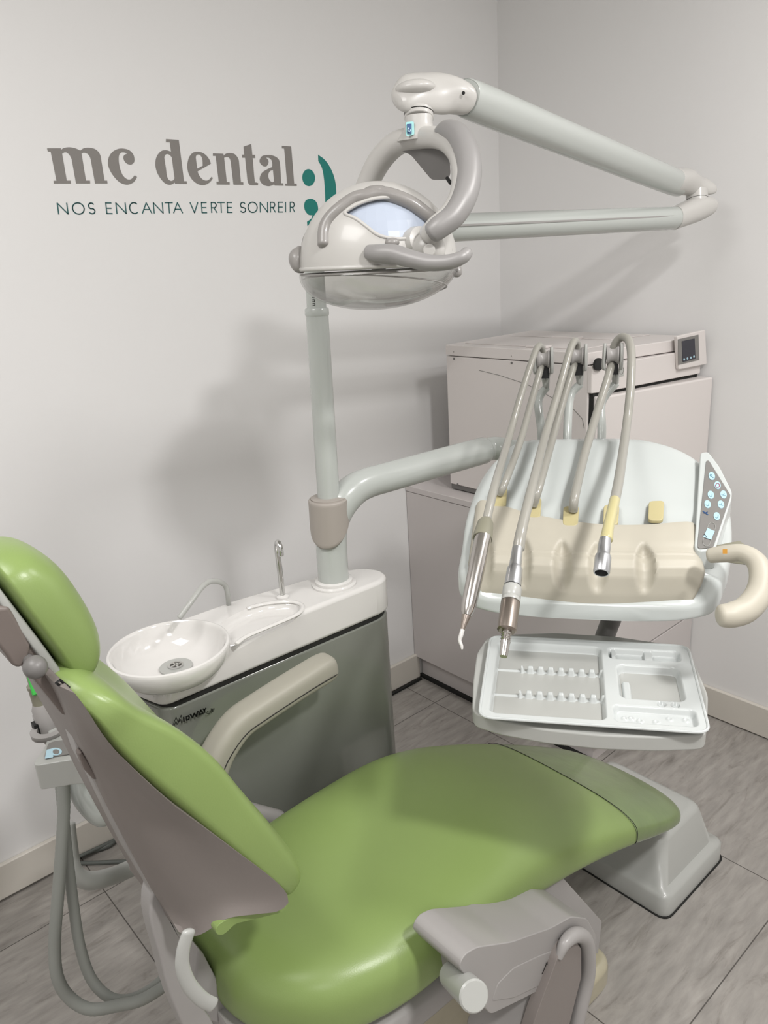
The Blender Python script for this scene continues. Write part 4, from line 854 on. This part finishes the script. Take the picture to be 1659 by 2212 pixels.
gf += [tuple(G_ + k for k in reversed(f)) for f in gf]
loop = [i * W_ for i in range(NU)] + [NU * W_ + j for j in range(NV)] + [i * W_ + NV for i in range(NU, 0, -1)] + [j for j in range(NV, 0, -1)]
gf += [(loop[k], loop[(k + 1) % len(loop)], G_ + loop[(k + 1) % len(loop)], G_ + loop[k]) for k in range(len(loop))]
bsh = part('backrest_shell', (allv, gf), 'shell', ch, sharp=50, bevel=.007, seg=4, label='taupe plastic backrest shell')
lip = side([(1440, 1470), (1400, 1520), (1250, 1556), (1110, 1590), (1070, 1630), (1035, 1660), (998, 1658), (985, 1630), (1010, 1590), (1080, 1550), (1250, 1515), (1380, 1500)], .72)
part('backrest_lip', prism(rounded([V((p.x, .72, p.z)) for p in lip], .006, 3), (0, .24, 0)), 'vinyl', ch, bevel=.006, label='green lower edge of the backrest cushion')
# spine frame behind the shell
fo = side([(100, 330), (160, 420), (260, 640), (340, 830), (480, 1110), (610, 1350), (710, 1530), (770, 1640), (860, 1668), (790, 1700), (800, 1800), (840, 2000), (960, 2170), (1000, 2260), (800, 2260), (716, 2060), (672, 1920), (640, 1780), (600, 1640), (582, 1540), (586, 1450), (600, 1395), (450, 1150), (340, 930), (245, 730), (150, 560), (110, 440)], .80)
part('side_frame', prism([V((p.x, .80, p.z)) for p in fo], (0, .03, 0)), 'greyp', ch, bevel=.006, label='grey frame plate behind the backrest shell')
ps_ = side([(140, 540), (160, 520), (240, 650), (258, 690), (236, 700), (180, 640)], .79)
part('frame_pocket', prism([V((p.x, .789, p.z)) for p in ps_], (0, .012, 0)), 'brown', ch, bevel=.002)
sl_ = [P(u, v, y=.69) for u, v in ((416, 2025), (405, 2060), (403, 2100), (418, 2140), (445, 2170), (468, 2182))]
part('hinge_strap', tube([V((p.x, .70, p.z)) for p in sl_], .009, n=16, k=6, up=SY, flat=.5), 'lgrey', ch, label='pale curved hinge strap')
gp = [P(u, v, y=.86) for u, v in ((418, 2035), (430, 2048), (472, 2128), (495, 2152), (560, 2200), (560, 2230), (440, 2190), (410, 2120))]
part('hinge_cover', prism([V((p.x, .845, p.z)) for p in gp], (0, .12, 0)), 'greyp', ch, bevel=.004)
part('base_column', box((.55, .72, .06), (.95, .98, .36)), 'cream', ch, bevel=.03)
bp_ = [P(u, v, z=.0) for u, v in ((1326, 2130), )]
part('base_plate', prism(rounded([V((.35, .66, 0)), V((1.125, .655, 0)), V((1.125, 1.03, 0)), V((.35, 1.03, 0))], .05), Z3 * .075), 'cream', ch, bevel=.02, label='cream plastic base')
part('lift_cover', loft([(V((.60, .85, .05)), SY, (1, 0, 0), .14, .2, .2, 4, 0), (V((.72, .85, .22)), SY, (1, 0, 0), .13, .2, .2, 4, 0), (V((.78, .85, .36)), SY, (1, 0, 0), .12, .2, .2, 4, 0)], n=40), 'cream', ch)
# headrest
hy = .84
hA, hB_ = P(0, 1262, y=.775), P(160, 1480, y=.775)
hl = (hA - hB_).normalized(); hn = V((hl.z, 0, -hl.x)); H0 = V((hB_.x, hy, hB_.z)) + hl * -.004
def hs_(t, hw, top, bot, e=2.8, cc=0): return (H0 + hl * t + hn * .012, SY, hn, hw, top, bot, e, cc)
hrest = [hs_(-.014, .03, .010, .004, 2.2), hs_(-.009, .050, .022, .008, 2.3), hs_(.003, .062, .036, .012, 2.6), hs_(.03, .070, .046, .012, 2.8), hs_(.07, .074, .050, .012, 2.8), hs_(.112, .072, .048, .012, 2.8), hs_(.143, .062, .036, .010, 2.6), hs_(.158, .04, .020, .006, 2.3), hs_(.163, .02, .008, .004, 2.2)]
part('headrest', loft(hrest, n=64, k=6), 'vinyl', ch, sharp=80, label='lime green headrest cushion')
part('headrest_plate', loft([(H0 + hl * -.010 - hn * .006, SY, hn, .058, .005, .005, 6, 0), (H0 + hl * .06 - hn * .006, SY, hn, .066, .006, .006, 6, 0), (H0 + hl * .16 - hn * .006, SY, hn, .058, .005, .005, 6, 0)], n=40), 'lgrey', ch, label='pale headrest back plate')
hk = [P(u, v, y=.775) for u, v in ((0, 1312), (20, 1310), (42, 1345), (68, 1395), (62, 1425), (45, 1445), (28, 1440), (12, 1415), (-25, 1370), (-40, 1330))]
part('headrest_housing', prism([V((p.x, .775, p.z)) for p in hk], (0, .13, 0)), 'brown', ch, bevel=.006, label='dark taupe headrest joint housing')
hk2 = [P(u, v, y=.76) for u, v in ((60, 1380), (75, 1398), (160, 1482), (150, 1500), (200, 1580), (150, 1560), (60, 1450))]
part('headrest_stem', prism([V((p.x, .78, p.z)) for p in hk2], (0, .05, 0)), 'brown', ch, bevel=.004)
part('headrest_knob', ellipsoid(P(76, 1441, y=.755), V((.0118, 0, 0)), V((0, .013, 0)), V((0, 0, .0118))), 'dgrey', ch, label='dark grey round knob')
part('knob_shaft', rod(P(76, 1441, y=.755), P(76, 1441, y=.755) + V((0, .10, 0)), .006), 'dgrey', ch)
part('latch', cat(*[ribbon([P(u, v, y=.735) for u, v in ((122, 1474), (130, 1468), (150, 1484), (142, 1490), (122, 1474))], .0022, (-.6, -.75, .2), .002), obox(P(157, 1486, y=.765), V((.0045, 0, .002)), V((0, .012, 0)), V((-.0015, 0, .004)))]), 'black', ch)
# far armrest
YA = 1.085
ap = [P(708, 1438, y=YA), P(650, 1472, y=YA), P(560, 1530, y=YA), P(512, 1565, y=YA), P(474, 1620, y=YA), P(455, 1670, y=YA), P(456, 1705, y=YA)]
ns = []
for i, p in enumerate(ap):
    a = ap[max(0, i - 1)]; b = ap[min(len(ap) - 1, i + 1)]; t = (b - a).normalized(); nn = SY.cross(t); nn = nn if nn.z > 0 or i > 3 else -nn
    ns.append((p, SY, nn, (.028 if 0 < i < 6 else .025), .025, .025, 3.5, 0))
e0 = (ap[0] + (ap[0] - ap[1]).normalized() * .012, SY, ns[0][2], .014, .009, .009, 2.6, 0)
fa = part('armrest', loft([e0] + ns, n=40, k=5), 'arm_b', ch, sharp=50, label='cream grey armrest on the far side')
ap2 = [P(455, 1690, y=YA), P(465, 1718, y=YA), P(490, 1738, y=YA), P(530, 1752, y=YA), P(600, 1770, y=YA)]
part('armrest_support', tube(ap2, [.020, .019, .018, .018, .018], n=20, k=6, up=SY), 'greyp', ch)
part('armrest_seam', tube([p + V((0, -.0287, -.008)) for p in ap[:6]], .0009, n=6, k=5), 'gap', fa)
# near armrest, folded down beside the seat
def pan_(pts, y, dz=0): return [P(u, v, y=y) for u, v in pts]
YN = .555
hsout = pan_([(990, 2090), (1003, 2062), (1030, 2046), (1105, 2035), (1190, 2005), (1235, 1980), (1268, 1984), (1288, 2020), (1286, 2090), (1266, 2180), (1245, 2300), (1100, 2300), (1165, 2140), (1110, 2168), (1060, 2192), (1045, 2175), (1040, 2130), (1010, 2112)], YN)
hg = part('near_armrest', prism(rounded(hsout, .010, 3), (0, .092, 0)), 'greyp', ch, bevel=.012, seg=4, label='grey armrest folded down beside the seat')
inn = pan_([(1062, 2165), (1075, 2125), (1110, 2090), (1165, 2064), (1196, 2052), (1190, 2085), (1168, 2130), (1110, 2158)], YN - .001)
part('armrest_face', prism(rounded(inn, .006, 3), (0, .01, 0)), 'greyp', hg, bevel=.003)
lp_ = [P(u, v, y=YN - .012) for u, v in ((1130, 2260), (1160, 2180), (1195, 2090), (1207, 2068), (1221, 2036), (1245, 2019), (1266, 2034), (1270, 2100), (1252, 2180), (1234, 2260))]
part('armrest_loop', tube(lp_[3:], [.006, .010, .012, .0125, .0125, .0125, .0125], n=18, k=6, up=SY), 'greyp', hg)
part('armrest_pad', prism(rounded(pan_([(1125, 2300), (1160, 2190), (1204, 2070), (1222, 2040), (1244, 2032), (1256, 2050), (1256, 2110), (1236, 2190), (1210, 2300)], YN - .014), .006, 3), (0, .02, 0)), 'shell', hg, bevel=.004)
kn = P(1025, 2153, y=YN - .03); ks = P(975, 2105, y=YN + .04)
part('armrest_knob', cat(rod(kn, ks, .021, .019, n=32, ch=.12)), 'lgrey', hg, label='pale round armrest knob')
part('armrest_lettering', cat(*[ribbon(pan_([(850 + x / 3.016, 1780 + y / 3.016) for x, y in s_], YN - .002), .0009, nF, .0008) for s_ in ([(968, 975), (1000, 900), (1000, 940), (1025, 890), (1020, 930)], [(1005, 950), (1025, 915)])]), 'ink', hg)
part('side_bracket', prism(rounded(pan_([(1130, 1960), (1160, 1915), (1215, 1895), (1300, 1990), (1292, 2060), (1250, 2060)], .65), .006), (0, .03, 0)), 'greyp', ch, bevel=.008)
# ================================================================== floor box by the foot end
fb = thing('floor_box', (1.48, .84, 0), 'glossy grey plastic floor box under the foot end of the chair', 'floor box')
def rr(x0, y0, x1, y1, z, r): return [p for p in rounded([V((x0, y0, z)), V((x1, y0, z)), V((x1, y1, z)), V((x0, y1, z))], r, 5)]
r1_, r2_, r3_, r4_ = rr(1.345, .662, 1.628, 1.02, 0, .03), rr(1.345, .662, 1.628, 1.02, .05, .03), rr(1.352, .668, 1.621, 1.013, .056, .028), rr(1.365, .683, 1.607, .998, .06, .026)
r5_ = rr(1.388, .706, 1.584, .972, .155, .03); r6_ = rr(1.394, .712, 1.578, .966, .165, .03); r7_ = rr(1.408, .726, 1.564, .952, .170, .03)
rings = [r1_, r2_, r3_, r4_, r5_, r6_, r7_]; nv = len(r1_); bv = sum(rings, []); bf = [tuple(reversed(range(nv))), tuple(range(6 * nv, 7 * nv))]
for i in range(6):
    for j in range(nv): bf.append((i * nv + j, i * nv + (j + 1) % nv, (i + 1) * nv + (j + 1) % nv, (i + 1) * nv + j))
part('cover', (bv, bf), 'lgrey', fb, sharp=60)
part('box_shadow_line', prism(rr(1.341, .658, 1.632, 1.024, 0, .03), Z3 * .002), 'gap', fb)  # thin dark slab: shadow line round the box foot, put in as colour
# ================================================================== suction console at the left
sc = thing('suction_console', tuple(P(150, 1700, z=.76)), 'small white suction console on a grey arm left of the basin', 'console')
cz = .80
co = [P(u, v, z=cz) for u, v in ((68, 1655), (98, 1612), (105, 1575), (85, 1530), (112, 1500), (150, 1495), (200, 1500), (225, 1560), (240, 1640), (215, 1645), (160, 1640))]
cs = part('console_body', prism([p - Z3 * .045 for p in rounded(co, .012, 3)], Z3 * .045), 'lgrey', sc, bevel=.010, seg=4)
kq = [P(u, v, z=cz + .001) for u, v in ((96, 1638), (104, 1607), (118, 1602), (215, 1590), (215, 1620))]
part('console_keypad', prism(rounded(kq, .004, 3), Z3 * .001), 'panel', sc, label='grey keypad strip')
part('console_button', prism([P(120 + 14 * cos(t), 1624 + 8 * sin(t), z=cz + .002) for t in [2 * pi * i / 20 for i in range(20)]], Z3 * .0006), 'key', sc)
part('console_button', prism([P(97, 1639, z=cz + .002), P(101, 1620, z=cz + .002), P(115, 1617, z=cz + .002), P(115, 1636, z=cz + .002)], Z3 * .0005), 'key', sc)
part('console_button', prism([P(121 + 7 * cos(t), 1624 + 5 * sin(t), z=cz + .0028) for t in [2 * pi * i / 20 for i in range(20)]], Z3 * .0004), 'panel', sc)
part('console_button', prism([P(163 + 10 * cos(t), 1603 + 6 * sin(t), z=cz + .002) for t in [2 * pi * i / 20 for i in range(20)]], Z3 * .0006), 'key', sc)
for u, v in ((103, 1583), (107, 1546)):
    part('holder_ring', lathe([(.026, -.004), (.027, .004), (.018, .005), (.018, -.004)], P(u + 2, v - 4, z=cz + .002), Z3, 30, caps=False), 'greyp', sc, solid=.002)
part('support_arm', tube([P(165, 1668, d=1.36), P(172, 1710, d=1.36), P(192, 1742, d=1.36), P(218, 1764, d=1.37), P(232, 1752, d=1.39), P(232, 1715, d=1.42), P(262, 1690, d=1.47), V((.50, 1.22, .60))], .0175, n=22, k=7), 'post', sc)
def ejector(u, v, lab, gi, green=False, up=.0):
    base = P(u, v, z=cz)
    s_ = thing('suction_handpiece', tuple(base), lab, 'suction handpiece', 'suction handpieces in the console')
    part('grip', lathe([(.012, -.03), (.0165, -.01), (.0165, .035), (.013, .045)], base, V((-.05, .02, 1)), 24), 'greyp', s_)
    part('adapter', lathe([(.0125, .044), (.0125, .072), (.0135, .074), (.0135, .079), (.0095, .080), (.0095, .105), (.0108, .106), (.0108, .112)], base, V((-.05, .02, 1)), 24), 'olive', s_)
    return s_, base
s1, bA = ejector(103, 1568, 'front suction handpiece with green tube, standing in the console', 0)
s2, bB_ = ejector(112, 1530, 'rear suction handpiece in the console, behind the green tube', 0)
part('green_tube', tube([bA + V((-.005, .002, .105)), P(76, 1500, d=1.22), P(66, 1465, d=1.22), P(60, 1440, d=1.22)], .0045, n=12, k=6), 'green', s1, label='bright green saliva tube')
part('clip', obox(bA + V((-.018, 0, .0)), V((.004, 0, 0)), V((0, .008, 0)), V((0, 0, .014))), 'black', s1)
# hoses hanging from the console
def hang(px, ds, r, par, m='sucthose', rid=0.0, k=10): return part('hose', tube([P(u, v, d=d) for (u, v), d in zip(px, ds)], r, n=20, k=k, ridges=rid), m, par)
hang([(138, 1690), (138, 1750), (132, 1850), (124, 1950), (118, 2040), (124, 2110), (150, 2155), (195, 2180), (255, 2172), (310, 2158), (370, 2120)], [1.30, 1.30, 1.30, 1.30, 1.30, 1.30, 1.31, 1.32, 1.34, 1.36, 1.40], .0100, s1, rid=.04, k=14)
hang([(130, 1690), (135, 1740), (146, 1850), (158, 1950), (172, 2040), (195, 2110), (230, 2150), (270, 2160), (320, 2140), (380, 2090)], [1.33, 1.33, 1.33, 1.335, 1.34, 1.35, 1.36, 1.37, 1.40, 1.45], .0090, s2, rid=.04, k=14)
big = part('drain_pipe', tube([P(152, 1780, d=1.40), P(155, 1830, d=1.40), P(162, 1880, d=1.40), P(190, 1902, d=1.42), P(240, 1893, d=1.47), P(300, 1868, d=1.53), P(360, 1840, d=1.6)], [.009, .011, .013, .0165, .0165, .0165, .0165], n=22, k=8), 'lgrey', sc, label='thick grey drain pipe')
# cables on the floor by the skirting
solo('cable', tube([P(-40, 1915, z=.012), P(30, 1897, z=.012), P(90, 1880, z=.010), P(150, 1850, z=.010), P(230, 1828, z=.010), P(262, 1803, z=.010), P(330, 1765, z=.01)], .007, n=10, k=6), 'cable', 'thickest grey cable along the left skirting board', 'cable', 'cables on the floor by the wall', loc=(.3, 1.75, 0))
solo('cable', tube([P(-40, 1895, z=.022), P(20, 1892, z=.022), P(70, 1876, z=.03), P(100, 1869, z=.03), P(140, 1862, z=.02), P(180, 1846, z=.02), P(262, 1808, z=.012)], .005, n=10, k=6), 'cable', 'thin dark cable looping up over the thick one by the skirting', 'cable', 'cables on the floor by the wall', loc=(.3, 1.75, 0))
solo('cable', tube([P(170, 1864, z=.006), P(200, 1864, z=.006), P(240, 1862, z=.006), P(275, 1861, z=.006), P(330, 1858, z=.006)], .0055, n=10, k=5), 'cable', 'straight grey cable crossing the floor behind the hoses', 'cable', 'cables on the floor by the wall', loc=(.45, 1.6, 0))
solo('cable', tube([P(-40, 1935, z=.007), P(0, 1918, z=.006), P(14, 1905, z=.006), P(30, 1896, z=.007)], .004, n=8, k=5), 'ink', 'short black cable end at the left edge by the skirting', 'cable', 'cables on the floor by the wall', loc=(.1, 1.7, 0))
solo('cable', tube([(1.02, YL - .03, .006), (1.12, YL - .028, .006), (1.3, YL - .024, .006), (1.5, YL - .022, .006), (1.70, YL - .022, .006)], .0055, n=10, k=5), 'ink', 'black cable under the skirting beside the corner cabinet', 'cable', 'cables on the floor by the wall', loc=(1.3, YL - .03, 0))
